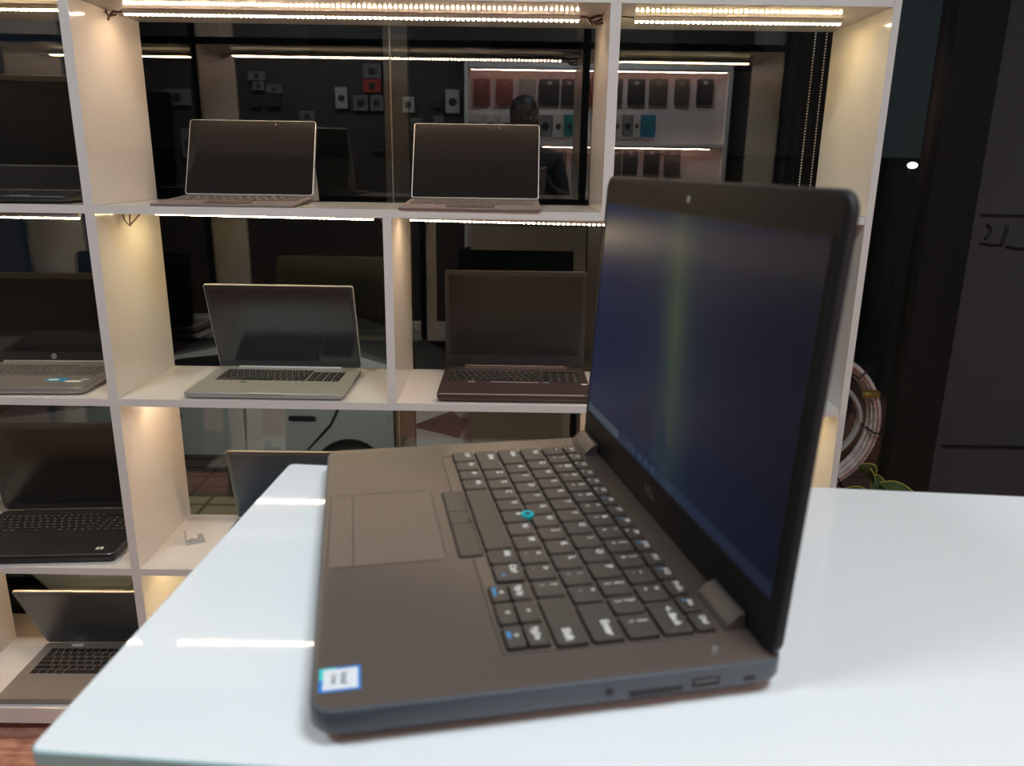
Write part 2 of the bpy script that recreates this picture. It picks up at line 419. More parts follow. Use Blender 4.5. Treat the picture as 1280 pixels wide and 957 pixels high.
u0, v0, PT = .0273, .1003, .01905
def key(x0, x1, y0, y1, leg=None, lsize=.0050, sec=None, lpos=None, blue=None):
    cx, cy = (x0 + x1) / 2, (y0 + y1) / 2; w, h = (x1 - x0) / 2, (y1 - y0) / 2
    q = MB()
    q.rslab(-w - .0008, w + .0008, -h - .0009, h + .0009, -.0003, .00012, .0016, M['well'])  # black rim paints the shadow in the gap around each cap
    q.rslab(-w, w, -h, h, .0002, .0005, .0014, M['well'], seg=3)
    q.rslab(-w, w, -h, h, .0005, .0026, .0014, M['keycap'], bev=.00045, seg=3)
    o = q.build('key', None, lap, loc=(cx, cy, LT))
    if leg:
        lx, ly = lpos or (-w * .35, h * .48)
        text_obj('legend', leg, lsize * 1.25, M['legend'], o, (lx, ly, .00266))
        if sec: text_obj('legend', sec, lsize * .85, M['legend'], o, (-w * .35, -h * .35, .00266))
        if blue: text_obj('legend', blue, lsize * .8, M['legendblue'], o, (w * .4, -h * .4, .00266), label='blue legend')
    return o
g2 = .0015
END = .3052
# row 5 (numbers)
y = v0 + 4 * PT
for i, (a, c) in enumerate(zip('`1234567890-=', '~!@#$%^&*()_+')):
    key(u0 + i * PT + g2, u0 + (i + 1) * PT - g2, y + g2, y + PT - g2, c, .0048, a)
key(u0 + 13 * PT + g2, END, y + g2, y + PT - g2, '<- Back', .0046, lpos=(0, .002))
# row 4
y = v0 + 3 * PT
key(u0 + g2, u0 + 1.5 * PT - g2, y + g2, y + PT - g2, 'Tab', .0048)
for i, a in enumerate('QWERTYUIOP'):
    key(u0 + (1.5 + i) * PT + g2, u0 + (2.5 + i) * PT - g2, y + g2, y + PT - g2, a)
for i, (a, c) in enumerate(zip('[]', '{}')):
    key(u0 + (11.5 + i) * PT + g2, u0 + (12.5 + i) * PT - g2, y + g2, y + PT - g2, c, .0048, a)
key(u0 + 13.5 * PT + g2, END, y + g2, y + PT - g2, '|', .0048, '\\')
# row 3
y = v0 + 2 * PT
key(u0 + g2, u0 + 1.75 * PT - g2, y + g2, y + PT - g2, 'Caps', .0048)
for i, a in enumerate('ASDFGHJKL'):
    key(u0 + (1.75 + i) * PT + g2, u0 + (2.75 + i) * PT - g2, y + g2, y + PT - g2, a)
key(u0 + 10.75 * PT + g2, u0 + 11.75 * PT - g2, y + g2, y + PT - g2, ':', .0048, ';')
key(u0 + 11.75 * PT + g2, u0 + 12.75 * PT - g2, y + g2, y + PT - g2, '"', .0048, "'")
key(u0 + 12.75 * PT + g2, END, y + g2, y + PT - g2, 'Enter', .0050, lpos=(.007, .002))
# row 2
y = v0 + PT
key(u0 + g2, u0 + 2.25 * PT - g2, y + g2, y + PT - g2, 'Shift', .0048, lpos=(-.006, .003))
for i, a in enumerate('ZXCVBNM'):
    key(u0 + (2.25 + i) * PT + g2, u0 + (3.25 + i) * PT - g2, y + g2, y + PT - g2, a)
for i, (a, c) in enumerate(zip(',./', '<>?')):
    key(u0 + (9.25 + i) * PT + g2, u0 + (10.25 + i) * PT - g2, y + g2, y + PT - g2, c, .0048, a)
key(u0 + 12.25 * PT + g2, END, y + g2, y + PT - g2, 'Shift', .0050, lpos=(.014, -.001))
# row 1
y = v0
for x0, x1, l in ((u0 + g2, .0484, 'Ctrl'), (.0514, .0673, 'Fn'), (.0703, .0853, '#'), (.0883, .1050, 'Alt')):
    key(x0, x1, y + g2, y + PT - g2, l, .0046)
key(.1080, .1994, y + g2, y + PT - g2)
key(.2022, .2180, y + g2, y + PT - g2, 'Alt', .0046); key(.2208, .2387, y + g2, y + PT - g2, 'Ctrl', .0046, blue='m')
for x0, x1, up, dn in ((.2432, .2600, 'PgUp', '<'), (.2628, .2822, '^', 'v'), (.2850, .3032, 'PgDn', '>')):
    key(x0, x1, .1068, .1174, up, .0040, lpos=(0, 0))
    o = key(x0, x1, .0957, .1055, None)
    text_obj('legend', dn, .005, M['legend'], o, (0, .001, .00266))
    if dn != 'v': text_obj('legend', 'Home' if dn == '<' else 'End', .0036, M['legendblue'], o, (-.001, -.0025, .00266), label='blue legend')
# row 6
FN = ['Esc', 'F1', 'F2', 'F3', 'F4', 'F5', 'F6', 'F7', 'F8', 'F9', 'F10', 'F11', 'F12', 'PrtSc', 'Ins', 'Del']
fw = (END + .0012 - u0) / 16
for i, a in enumerate(FN):
    x0 = u0 + i * fw + .0012; o = key(x0, x0 + fw - .0026, v0 + 5 * PT + .0008, v0 + 5 * PT + .0105, a, .0040, lpos=(0, .0018))
    if i in (6, 8, 10, 12, 14): text_obj('legend', '*', .006, M['legendblue'], o, (-.003, -.003, .00266), label='blue legend')
    elif i < 6 or i == 9: text_obj('legend', 'o', .0040, M['legend'], o, (-.003, -.0028, .00266))
t = MB(); t.lathe([(.0001, 0), (.0040, 0), (.0042, .0012), (.0046, .0026), (.0044, .0036), (.0034, .0041), (.0026, .0037), (.0022, .0030), (.0001, .0030)], (.1563, .1378, LT + .0005), n=24)
ps = t.build('pointing_stick', M['teal'], lap, True)
t = MB(); t.lathe([(.0001, 0), (.0023, 0), (.0021, .0003), (.0001, .0004)], (.1563, .1378, LT + .0036), n=16); t.build('stick_centre', M['well'], ps)
# processor sticker
st = MB(); st.rslab(.3015, .3195, .0038, .0232, LT, LT + .00025, .0008, mat('sticker_blue', (.02, .22, .62), .25))
sto = st.build('sticker', None, lap)
st = MB(); st.box(.3018, .3105, .0038, .0070, LT + .0002, LT + .0003); st.box(.3018, .3050, .0042, .0120, LT + .0002, LT + .00031); st.build('teal_corner', mat('sticker_teal', (.02, .55, .55), .3), sto)
st = MB(); st.box(.3032, .3182, .0058, .0218, LT + .0003, LT + .0004); st.build('white_face', mat('sticker_white', (.72, .74, .76), .35), sto)
text_obj('lettering', 'intel', .0052, mat('sticker_ink', (.12, .16, .22), .4), sto, (.3105, .0155, LT + .00045))
text_obj('lettering', 'CORE', .0030, M['hinge'], sto, (.3105, .0105, LT + .00045))
text_obj('power_mark', 'o_', .006, mat('mark_grey', (.25, .26, .27), .4), lap, (.3205, .200, LT + .0001), (0, 0, 0))
# hinges
for x0, x1 in ((.0090, .0470), (.2700, .3060)):
    t = MB()
    rr = [[(x, .2105, LT - .001), (x, .2125, LT + .0035), (x, .2175, LT + .0080), (x, .2200, LT + .0092), (x, .2222, LT + .0092), (x, .2222, LT - .001)] for x in (x0, x1)]
    t.quad_rings(rr); t.build('hinge', M['hinge'], lap)
# lid: built lying in its own frame (x across, z up, y = thickness backwards), pivoted at the hinge
tl = math.radians(3.0)
LH = .2256
Rx = Matrix.Translation((0, .2235, LT + .0012)) @ Matrix.Rotation(-tl, 4, 'X')
def lidslab(x0, x1, z0, z1, y0, y1, r, mm, bev=0, seg=8, frontm=None):
    """rounded slab standing up: front face at y0"""
    q = MB()
    T = Rx @ Matrix(((1, 0, 0, 0), (0, 0, -1, 0), (0, 1, 0, 0), (0, 0, 0, 1)))   # (x, z, -y) -> world
    q.rslab(x0, x1, z0, z1, -y1, -y0, r, mm, bev, seg, top=frontm, rot=T)
    return q
M['lidshell'] = mat('dark_lid_shell', (0.018, 0.020, 0.024), 0.5, spec=.2, var=.05)
q = lidslab(0, WD, -.002, LH, 0.0, .0050, .011, M['lidshell'], .0018, frontm=M['bezel'])
lid = q.build('lid', None, lap, True)
# raised rubber rim of the bezel
def screen_mat():
    m = bpy.data.materials.new('dim_desktop_screen'); m.use_nodes = True; nt = m.node_tree; b = nt.nodes['Principled BSDF']
    b.inputs['Base Color'].default_value = (.010, .010, .012, 1); b.inputs['Roughness'].default_value = .24; b.inputs['Specular IOR Level'].default_value = .08
    tc = nt.nodes.new('ShaderNodeTexCoord'); sp = nt.nodes.new('ShaderNodeSeparateXYZ'); nt.links.new(tc.outputs['Generated'], sp.inputs[0])
    def math_(op, a, b_=None, clamp=False):
        n = nt.nodes.new('ShaderNodeMath'); n.operation = op; n.use_clamp = clamp
        for i, v in enumerate((a, b_)):
            if v is None: continue
            if isinstance(v, (int, float)): n.inputs[i].default_value = v
            else: nt.links.new(v, n.inputs[i])
        return n.outputs[0]
    X, Z = sp.outputs[0], sp.outputs[2]
    # wallpaper: soft beam of light standing left of the centre, fading to navy
    ctr = math_('ADD', .525, math_('MULTIPLY', math_('SUBTRACT', .5, Z), .09))
    dx = math_('ABSOLUTE', math_('SUBTRACT', X, ctr))
    core = math_('POWER', math_('SUBTRACT', 1, math_('MULTIPLY', dx, 8.5), True), 1.6)
    wide = math_('POWER', math_('SUBTRACT', 1, math_('MULTIPLY', dx, 2.6), True), 2.0)
    low = math_('SUBTRACT', 1.0, math_('MULTIPLY', math_('ABSOLUTE', math_('SUBTRACT', Z, .62)), 1.35), True)
    core = math_('MULTIPLY', core, low)
    ns = nt.nodes.new('ShaderNodeTexNoise'); ns.inputs['Scale'].default_value = 3.0; nt.links.new(tc.outputs['Generated'], ns.inputs['Vector'])
    def sc(col, f):
        n = nt.nodes.new('ShaderNodeVectorMath'); n.operation = 'SCALE'; n.inputs[0].default_value = col
        nt.links.new(f, n.inputs['Scale']); return n.outputs[0]
    def add(a, b_):
        n = nt.nodes.new('ShaderNodeVectorMath'); n.operation = 'ADD'; nt.links.new(a, n.inputs[0]); nt.links.new(b_, n.inputs[1]); return n.outputs[0]
    left = math_('SUBTRACT', 1.0, math_('MULTIPLY', X, .75))
    tot = add(add(sc((.012, .026, .092), left), sc((.070, .105, .000), core)), sc((.004, .014, .018), wide))
    tot = add(tot, sc((.003, .002, .012), ns.outputs[0]))
    # taskbar along the bottom
    bar = math_('LESS_THAN', Z, .045)
    tot = add(tot, sc((.018, .026, .040), bar))
    nt.links.new(tot, b.inputs['Emission Color']); b.inputs['Emission Strength'].default_value = 0.36
    return m
q = lidslab(.0070, .3235, .0265, .2045, -.00025, .0004, .0005, screen_mat()); scr = q.build('screen', None, lid)
M['edge_dark'] = mat('screen_edge', (.008, .008, .008), .5)
q = MB()
for x0, x1, z0, z1 in ((.0060, .0068, .0255, .2055), (.3237, .3245, .0255, .2055), (.0060, .3245, .2047, .2055), (.0060, .3245, .0255, .0263)):
    q.box(x0, x1, -.0007, .0002, z0, z1, rot=Rx)
q.build('screen_frame', M['edge_dark'], lid)
q = MB(); q.box(.0085, .0880, -.0005, -.0003, .0275, .0345, rot=Rx); q.build('search_box', emit('screen_search_box', (.55, .68, .75), .10), scr)
q = MB()
for i in range(5): q.box(.108 + i * .0125, .1135 + i * .0125, -.0005, -.0003, .0285, .0335, rot=Rx)
q.build('taskbar_icons', emit('screen_icons', (.35, .42, .65), .10), scr)
q = MB(); q.bm.faces.new([q.bm.verts.new(Rx @ Vector(p)) for p in ((.150, -.00035, .036), (.187, -.00035, .036), (.176, -.00035, .060), (.170, -.00035, .072))]); q.build('wallpaper_beam', emit('screen_beam', (.25, .34, .48), .09), scr)
RT = (PI / 2 - tl * -1, 0, 0)
text_obj('maker_logo', 'DELL', .0085, mat('logo_grey', (.14, .14, .14), .35, metal=.5), lid, Rx @ Vector((.160, -.0003, .014)), (PI / 2 - tl, 0, 0))
q = MB(); q.lathe([(.0001, -.0004), (.0022, -.0004), (.0024, .0003), (.0001, .0003)], (0, 0, 0), n=16, axis='y'); o = q.build('webcam', mat('webcam_lens', (.35, .35, .36), .2), lid, True, loc=Rx @ Vector((.166, 0, .2140)))

# ------------------------------------------------------------------ laptops on the shelves
M['gloss'] = mat('glossy_black_screen', (0.010, 0.010, 0.011), 0.06, spec=0.6)
M['semi'] = mat('satin_black_screen', (0.012, 0.012, 0.013), 0.20, spec=0.6)
M['slatescr'] = mat('blue_grey_screen', (0.045, 0.065, 0.090), 0.22, spec=0.6)
M['silver'] = mat('pale_silver_shell', (0.46, 0.46, 0.42), 0.36, metal=.35, var=.02)
M['grey_shell'] = mat('warm_grey_shell', (0.30, 0.275, 0.26), 0.38, metal=.4, var=.03)
M['bronze'] = mat('dark_brown_shell', (0.085, 0.060, 0.056), 0.34, metal=.5, var=.03)
M['blackshell'] = mat('black_shell', (0.020, 0.020, 0.022), 0.34, spec=.5, var=.04)
M['bluegrey_shell'] = mat('slate_shell', (0.10, 0.115, 0.13), 0.36, metal=.4)
M['keydark'] = mat('small_black_key', (0.016, 0.016, 0.017), 0.45)
M['keygrey'] = mat('small_grey_key', (0.14, 0.13, 0.125), 0.45)
M['fabric'] = mat('grey_brown_felt', (0.20, 0.165, 0.15), 0.85, var=.12, vscale=900, bump=.4, bscale=1500)
M['paper'] = mat('white_paper', (.78, .78, .76), .5)
M['whiteink'] = mat('light_ink', (.55, .55, .53), .45)

ROWS = [[1.0, 1, 1, 1, 5.4, 1, 1, 1, 1, 1], [2.2] + [1] * 10 + [2.2], [1.7] + [1] * 11 + [1.7], [1.4] + [1] * 12 + [1.0], [1] * 13 + [1.4], [.9] * 16]
def shelf_laptop(name, label, x, y, z, rz, w, dpt, h, lh, la, shell, deck, keym, kb, pad=None, scr='gloss', screen_in=(.010, .012, .022), r=.008, numpad=False,
                 rim=None, ledge=0.0, fr=.5, bezm=None, lidt=.006, marks=True):
    o = empty(name, (x, y, z), math.radians(rz), label, 'laptop', None)
    q = MB()
    def ring(d, zz): return rrect_c(w, dpt, d, zz, r)
    wedge = ledge
    q.quad_rings([ring(.010, .0012), ring(.003, .003), ring(.0004, h * .45), ring(0, h * .55), ring(0, h - .0012), ring(.0008, h)], M[shell])
    q.bm.faces.ensure_lookup_table(); q.bm.faces[-1].material_index = q.mi(M[deck])
    base = q.build('base', None, o, True)
    for sx in (-1, 1):
        for fy in (.02, dpt - .03):
            pass
    q = MB(); [q.rslab(sx * (w / 2 - .05) - .02, sx * (w / 2 - .05) + .02, fy, fy + .008, 0, .0014, .002) for sx in (-1, 1) for fy in (.02, dpt - .03)]
    q.build('rubber_foot', M['port'], o)
    kx0, kx1, ky0, ky1 = kb
    q = MB(); q.rslab(kx0, kx1, ky0, ky1, h - .0006, h + .0002, .002); kbd = q.build('keyboard', M['well'] if (keym == 'keydark' and deck in ('bronze', 'blackshell', 'bluegrey_shell')) else M[deck], o)
    kme = {}
    mw = (kx1 - kx0) - (.078 if numpad else 0)
    rh = (ky1 - ky0) / 6
    def put(kx, ky, kw, kh):
        kk = (round(kw, 4), round(kh, 4))
        if kk not in kme:
            q = MB(); q.rslab(-kw / 2, kw / 2, -kh / 2, kh / 2, 0, .0012, .001, M[keym], bev=.0003, seg=2)
            if marks: q.box(-.0022, .0012, .0002, .0028, .00121, .00125, M['whiteink'])
            k_ = q.build('key', None, kbd); kme[kk] = k_.data
        else:
            k_ = bpy.data.objects.new('key', kme[kk]); COL.objects.link(k_); k_.parent = kbd
        k_.location = (kx, ky, h + .0003)
    for ri, rw in enumerate(ROWS):
        tot = sum(rw); cx = kx0
        for a in rw:
            kw = a / tot * mw; put(cx + kw / 2, ky0 + rh * (ri + .5), kw - .0026, rh - .0026); cx += kw
    if numpad:
        for ri in range(5):
            for c in range(4): put(kx1 - .076 + .019 * (c + .5), ky0 + rh * (ri + .5), .0164, rh - .0026)
    if pad:
        q = MB(); q.rslab(pad[0], pad[1], pad[2], pad[3], h - .0002, h + .00025, .002); q.build('touchpad', M[pad[4]], o)
    # hinge bar
    q = MB(); q.lathe([(.0001, -w * .36), (.0042, -w * .36), (.0042, w * .36), (.0001, w * .36)], (0, dpt - .002, h + .001), M[shell], 12, 'x'); q.build('hinge', None, o, True)
    a = math.radians(la)
    T = Matrix.Translation((0, dpt, h + .001)) @ Matrix.Rotation(-a, 4, 'X')
    TT = T @ Matrix(((1, 0, 0, 0), (0, 0, -1, 0), (0, 1, 0, 0), (0, 0, 0, 1)))
    q = MB(); q.rslab(-w / 2, w / 2, .001, lh, -lidt, 0, r, M[rim or shell], bev=.0012, rot=TT); lid_ = q.build('lid', None, o, True)
    q = MB(); q.rslab(-w / 2 + .0018, w / 2 - .0018, .003, lh - .0018, 0, .0006, r * .8, M[bezm or 'blackshell'], rot=TT); q.build('bezel', None, lid_)
    sx, stp, sbt = screen_in
    q = MB(); q.rslab(-w / 2 + sx, w / 2 - sx, sbt, lh - stp, .0006, .0009, .001, M[scr], rot=TT); q.build('screen', None, lid_)
    return o, base, lid_, T, h
def rrect_c(w, d, i, z, r, seg=5):
    out = []; x0, x1, y0, y1 = -w / 2 + i, w / 2 - i, i, d - i; rr = max(r - i * .5, .001)
    for cx, cy, st in ((x1 - rr, y0 + rr, -PI / 2), (x1 - rr, y1 - rr, 0), (x0 + rr, y1 - rr, PI / 2), (x0 + rr, y0 + rr, PI)):
        for k in range(seg + 1):
            t = st + PI / 2 * k / seg; out.append((cx + rr * math.cos(t), cy + rr * math.sin(t), z))
    return out
def sticker(o, h, x0, x1, y0, y1, m, name='sticker', label=None):
    q = MB(); q.rslab(x0, x1, y0, y1, h, h + .0003, .001); s_ = q.build(name, m, o)
    if label: s_['label'] = label
    return s_
def hp_logo(lid_, T, x, zc, m, s=.0065):
    q = MB(); R2 = T @ Matrix.Translation((x, -.0013, zc)) @ Matrix.Rotation(PI / 2, 4, 'X')
    q.loft([[R2 @ Vector((s * math.cos(2 * PI * i / 24), s * math.sin(2 * PI * i / 24), z_)) for i in range(24)] for z_ in (-.0003, .0001)])
    lg = q.build('round_logo', m, lid_)
    t = text_obj('lettering', 'hp', s * 1.7, M['blackshell'], lid_, (0, 0, 0)); t.matrix_local = R2 @ Matrix.Translation((0, s * .1, .0002))
E_ = .0004
# 1: silver laptop, middle of the second row
o, b_, l_, T, h = shelf_laptop('laptop', 'pale silver laptop with black keys on the shelf between two dividers', -.5358, 1.606, TOPS[2] + E_, -.2, .342, .220, .0150, .218, -17.0,
    'silver', 'silver', 'keydark', (-.142, .142, .102, .197), (-.058, .058, .008, .080, 'silver'), 'semi', (.010, .012, .018), r=.006, numpad=True, rim='silver')
q = MB(); q.rslab(-.080, -.064, .086, .093, h, h + .0003, .003); q.build('fingerprint_reader', M['port'], o)
q = MB(); [q.box(.1705, .1713, yy, yy + ww, .006, .011) for yy, ww in ((.13, .010), (.15, .014), (.178, .014))]; q.build('side_port', M['port'], b_)
q = MB(); q.box(-.045, .045, -.0003, .0006, h - .003, h - .001); q.build('opening_notch', M['grey_shell'], b_)
# 2: dark brown laptop
o, b_, l_, T, h = shelf_laptop('laptop', 'dark brown laptop with a bare black screen, partly hidden behind the big laptop', .0058, 1.610, TOPS[2] + E_, 0, .335, .235, .0210, .236, -5.0,
    'bronze', 'bronze', 'keydark', (-.150, .150, .098, .190), (-.052, .052, .012, .070, 'bronze'), 'semi', (.010, .012, .030), r=.004, numpad=True, rim='blackshell')
q = MB(); q.box(-.165, .150, -.0004, .0006, h - .0028, h - .0004); q.build('front_edge_line', mat('pink_metal_line', (.62, .52, .50), .3, metal=.6), b_)
q = MB(); q.box(-.155, .155, .196, .1985, h, h + .0010); q.build('speaker_line', M['hinge'], o)
q = MB(); q.box(-.125, .125, .2185, .2225, h, h + .0020); q.build('hinge_cover', mat('hinge_light', (.2, .18, .17), .35, metal=.6), o)
q = MB(); q.box(-.055, .055, .0935, .0950, h, h + .0007); q.box(-.105, -.090, .0925, .0965, h, h + .0007); q.box(.065, .078, .0925, .0950, h, h + .0007); q.build('button_strip', M['whiteink'], o)
sticker(o, h, .150, .163, .080, .088, M['paper'], 'sticker')
t = text_obj('round_logo', 'hp', .012, M['hinge'], l_, (0, 0, 0)); t.matrix_local = T @ Matrix.Translation((-.002, -.0014, .018)) @ Matrix.Rotation(PI / 2, 4, 'X')
# 3: silver laptop with stickers, left of the second row
o, b_, l_, T, h = shelf_laptop('laptop', 'grey laptop with blue and white stickers, cut by the left photo edge', -1.0986, 1.612, TOPS[2] + E_, 2.6, .340, .226, .0180, .218, -3.9,
    'grey_shell', 'grey_shell', 'keygrey', (-.150, .150, .098, .196), (-.060, .040, .010, .080, 'grey_shell'), 'gloss', (.011, .014, .026), r=.020, numpad=True, rim='blackshell', marks=False)
s1 = sticker(o, h, .062, .103, .050, .078, mat('cyan_sticker', (.02, .30, .55), .3), 'sticker', 'blue sticker'); sticker(s1, h + .0003, .066, .088, .058, .068, M['paper'], 'sticker_print')
sticker(o, h, .106, .142, .045, .058, M['paper'], 'sticker', 'white label'); sticker(o, h, .135, .150, .066, .073, M['paper'], 'sticker', 'small white label')
q = MB(); q.box(-.165, .165, .204, .2075, h, h + .0008); q.build('hinge_line', mat('copper_line', (.55, .42, .34), .3, metal=.7), o)
hp_logo(l_, T, -.003, .014, mat('logo_silver', (.5, .5, .5), .3, metal=.5))
# 4: black laptop third row
o, b_, l_, T, h = shelf_laptop('laptop', 'wide black laptop on the third shelf at the left, small white sticker on its corner', -1.100, 1.612, TOPS[1] + E_, 4.6, .372, .250, .0235, .248, -8.1,
    'blackshell', 'blackshell', 'keydark', (-.165, .165, .120, .215), (-.075, .035, .020, .085, 'blackshell'), 'semi', (.012, .014, .020), r=.014, numpad=True)
q = MB(); rr_ = [rrect_c(.372, .250, .0002, h - .0016, .014), rrect_c(.372, .250, -.0003, h - .0011, .014), rrect_c(.372, .250, .0002, h - .0004, .014)]; q.quad_rings(rr_, None, False); q.build('edge_trim', mat('trim_grey', (.35, .35, .34), .25, metal=.7), b_)
s1 = sticker(o, h, .135, .151, .022, .034, M['paper']); sticker(s1, h + .0003, .140, .146, .025, .031, M['hinge'], 'sticker_print')
q = MB(); q.box(-.186, .186, .2495, .2510, h + .245, h + .2475, rot=Matrix.Translation((0, -.037, 0))); q.bm.free()
# 5: slate laptop behind the counter
o, b_, l_, T, h = shelf_laptop('laptop', 'slate blue laptop on the third shelf, mostly hidden behind the white counter', -.5249, 1.620, TOPS[1] + E_, .6, .345, .218, .0170, .204, -12.9,
    'bluegrey_shell', 'bluegrey_shell', 'keydark', (-.150, .150, .100, .190), (-.05, .05, .01, .08, 'bluegrey_shell'), 'slatescr', (.010, .012, .020), r=.006, rim='silver', bezm='bluegrey_shell')
# 6: grey laptop lowest row
o, b_, l_, T, h = shelf_laptop('laptop', 'grey laptop with dark keys on the lowest shelf, bottom left', -1.0673, 1.612, TOPS[0] + E_, 1.0, .353, .233, .0170, .244, -26.5,
    'grey_shell', 'grey_shell', 'keydark', (-.150, .150, .098, .206), (-.055, .055, .010, .085, 'grey_shell'), 'slatescr', (.013, .013, .024), r=.008, rim='silver', bezm='bluegrey_shell', marks=False)
sticker(o, h, -.105, -.075, .216, .229, M['paper'], 'sticker')
hp_logo(l_, T, .0, .016, mat('logo_blue', (.2, .24, .28), .3, metal=.5), .005)
# 7: top-left dark laptop
o, b_, l_, T, h = shelf_laptop('laptop', 'black laptop on the top left shelf, its glossy screen filling the bay', -1.100, 1.613, TOPS[3] + E_, 5.5, .372, .240, .0150, .250, -4.0,
    'blackshell', 'blackshell', 'keydark', (-.16, .16, .100, .200), (-.06, .05, .010, .080, 'blackshell'), 'gloss', (.010, .012, .058), r=.010, numpad=True, rim='blackshell', marks=False)
q = MB(); q.box(-.176, .176, -.0016, -.0010, .0545, .0580, rot=T); q.build('screen_lower_frame', mat('frame_grey', (.09, .09, .085), .35), l_)
q = MB(); q.box(.075, .115, .004, .0065, h, h + .0004); q.build('latch_light', M['whiteink'], o)

# tablets with kickstand and felt keyboards
def tablet(label, x, y, rz, la, w=.286, dk=.207, lh=.180):
    o = empty('tablet_computer', (x, y, TOPS[3] + E_), math.radians(rz), label, 'tablet')
    hf, hb = .0035, .0135
    sl = math.atan2(hb - hf, dk)
    K = Matrix.Translation((0, 0, hf)) @ Matrix.Rotation(sl, 4, 'X')
    q = MB(); q.rslab(-w / 2, w / 2, 0, dk, -.0032, .0008, .007, M['fabric'], bev=.0008, rot=K); kb = q.build('keyboard_cover', None, o, True)
    me = {}
    kx0, kx1, ky0, ky1 = -w / 2 + .012, w / 2 - .012, .088, dk - .012; rh = (ky1 - ky0) / 6
    for ri, rw in enumerate(ROWS):
        tot = sum(rw); cx = kx0
        for a in rw:
            kw = a / tot * (kx1 - kx0); kk = round(kw, 4)
            if kk not in me:
                q = MB(); q.rslab(-kw / 2 + .0013, kw / 2 - .0013, -rh / 2 + .0013, rh / 2 - .0013, 0, .0012, .0012, M['keymid'], bev=.0003, seg=2); q.box(-.002, .002, -.001, .002, .00121, .00125, M['whiteink'])
                k_ = q.build('key', None, kb); me[kk] = k_.data
            else:
                k_ = bpy.data.objects.new('key', me[kk]); COL.objects.link(k_); k_.parent = kb
            k_.matrix_local = K @ Matrix.Translation((cx + kw / 2, ky0 + rh * (ri + .5), .0009)); cx += kw
    q = MB(); q.rslab(-.05, .05, .012, .072, .0006, .0010, .002, rot=K); q.build('touchpad', M['pad'], o)
    a = math.radians(la)
    T = Matrix.Translation((0, dk - .010, .0158)) @ Matrix.Rotation(-a, 4, 'X')
    TT = T @ Matrix(((1, 0, 0, 0), (0, 0, -1, 0), (0, 1, 0, 0), (0, 0, 0, 1)))
    q = MB(); q.rslab(-w / 2, w / 2, 0, lh, -.0080, 0, .007, M['silver'], bev=.0010, rot=TT); body = q.build('tablet_body', None, o, True)
    q = MB(); q.rslab(-w / 2 + .0022, w / 2 - .0022, .0022, lh - .0022, 0, .0004, .005, M['gloss'], rot=TT); q.build('screen', None, body)
    q = MB(); q.loft([[T @ Matrix.Translation((w * .18, -.0006, lh - .010)) @ Vector((.0022 * math.cos(2 * PI * i / 12), z_, .0022 * math.sin(2 * PI * i / 12))) for i in range(12)] for z_ in (0, .0003)]); q.build('camera_dot', M['hinge'], body)
    # kickstand: hinged half way up the back, foot on the shelf
    top = T @ Vector((0, .0082, lh * .52)); foot = Vector((0, min(top.y + .050, 1.886 - y), .002))
    q = MB(); dd = (foot - top); n_ = Vector((0, -dd.z, dd.y)).normalized() * .0016
    q.quad_rings([[(sx, p.x if False else p.y + s * n_.y, p.z + s * n_.z) for sx, s in ((-w / 2 + .004, -1), (w / 2 - .004, -1), (w / 2 - .004, 1), (-w / 2 + .004, 1))] for p in (foot, top)])
    q.build('kickstand', M['silver'], o)
    return o, body, T
M['keymid'] = mat('brown_grey_key', (0.11, 0.092, 0.085), .6)
tablet('tablet with felt keyboard on the top shelf, the left one, screen turned slightly right', -.5914, 1.606, 1.9, 24.5)
o, bd, T = tablet('tablet with felt keyboard on the top shelf, the right one, with a bright pale rim', -.0908, 1.594, -.5, 25.5)

# ------------------------------------------------------------------ small things at the window
def ball_chain(x0, x1, y, z0, z1, label):
    q = MB(); n = int((z1 - z0) / .0066)
    for i in range(n + 1):
        t = i / n; q.sphere((x0 + (x1 - x0) * t, y, z0 + (z1 - z0) * t), .0021, None, 4)
    return tag(q.build('ball_chain', mat('chain_plastic', (.80, .76, .64), .3), None, True), label, 'blind chain', 'roller blind chains')
ball_chain(.700, .701, 1.985, 1.15, 2.5, 'left of the two white beaded blind chains at the window')
ball_chain(.728, .724, 1.985, 1.15, 2.5, 'right of the two white beaded blind chains at the window')
q = MB(); q.tube([(.758, 1.985, 1.2), (.756, 1.985, 1.8), (.754, 1.985, 2.5)], .0009, n=6); tag(q.build('hanging_string', mat('cord_grey', (.3, .32, .26), .5), None), 'thin grey cord hanging beside the beaded blind chains', 'cord')
q = MB(); q.box(.66, .80, 1.975, 1.998, 2.49, 2.545, bev=.004); tag(q.build('blind_bracket', M['edge'], None), 'white blind bracket under the window head', 'bracket')

# clear acrylic clip on the third shelf
cl = empty('acrylic_clip', (-.772, 1.735, TOPS[1] + E_), .5, 'small clear acrylic clip lying on the empty part of the third shelf', 'clip')
q = MB(); q.box(-.022, .022, -.012, .012, 0, .004, bev=.001); q.box(-.022, -.018, -.012, .012, .0041, .030, bev=.001); q.build('bracket', M['clear'], cl)
q = MB(); q.box(.008, .020, -.012, .012, .0041, .014, bev=.001); q.lathe([(.0001, 0), (.004, 0), (.004, .006), (.0001, .007)], (-.006, 0, .0042), n=12); q.build('lip', M['clear'], cl)

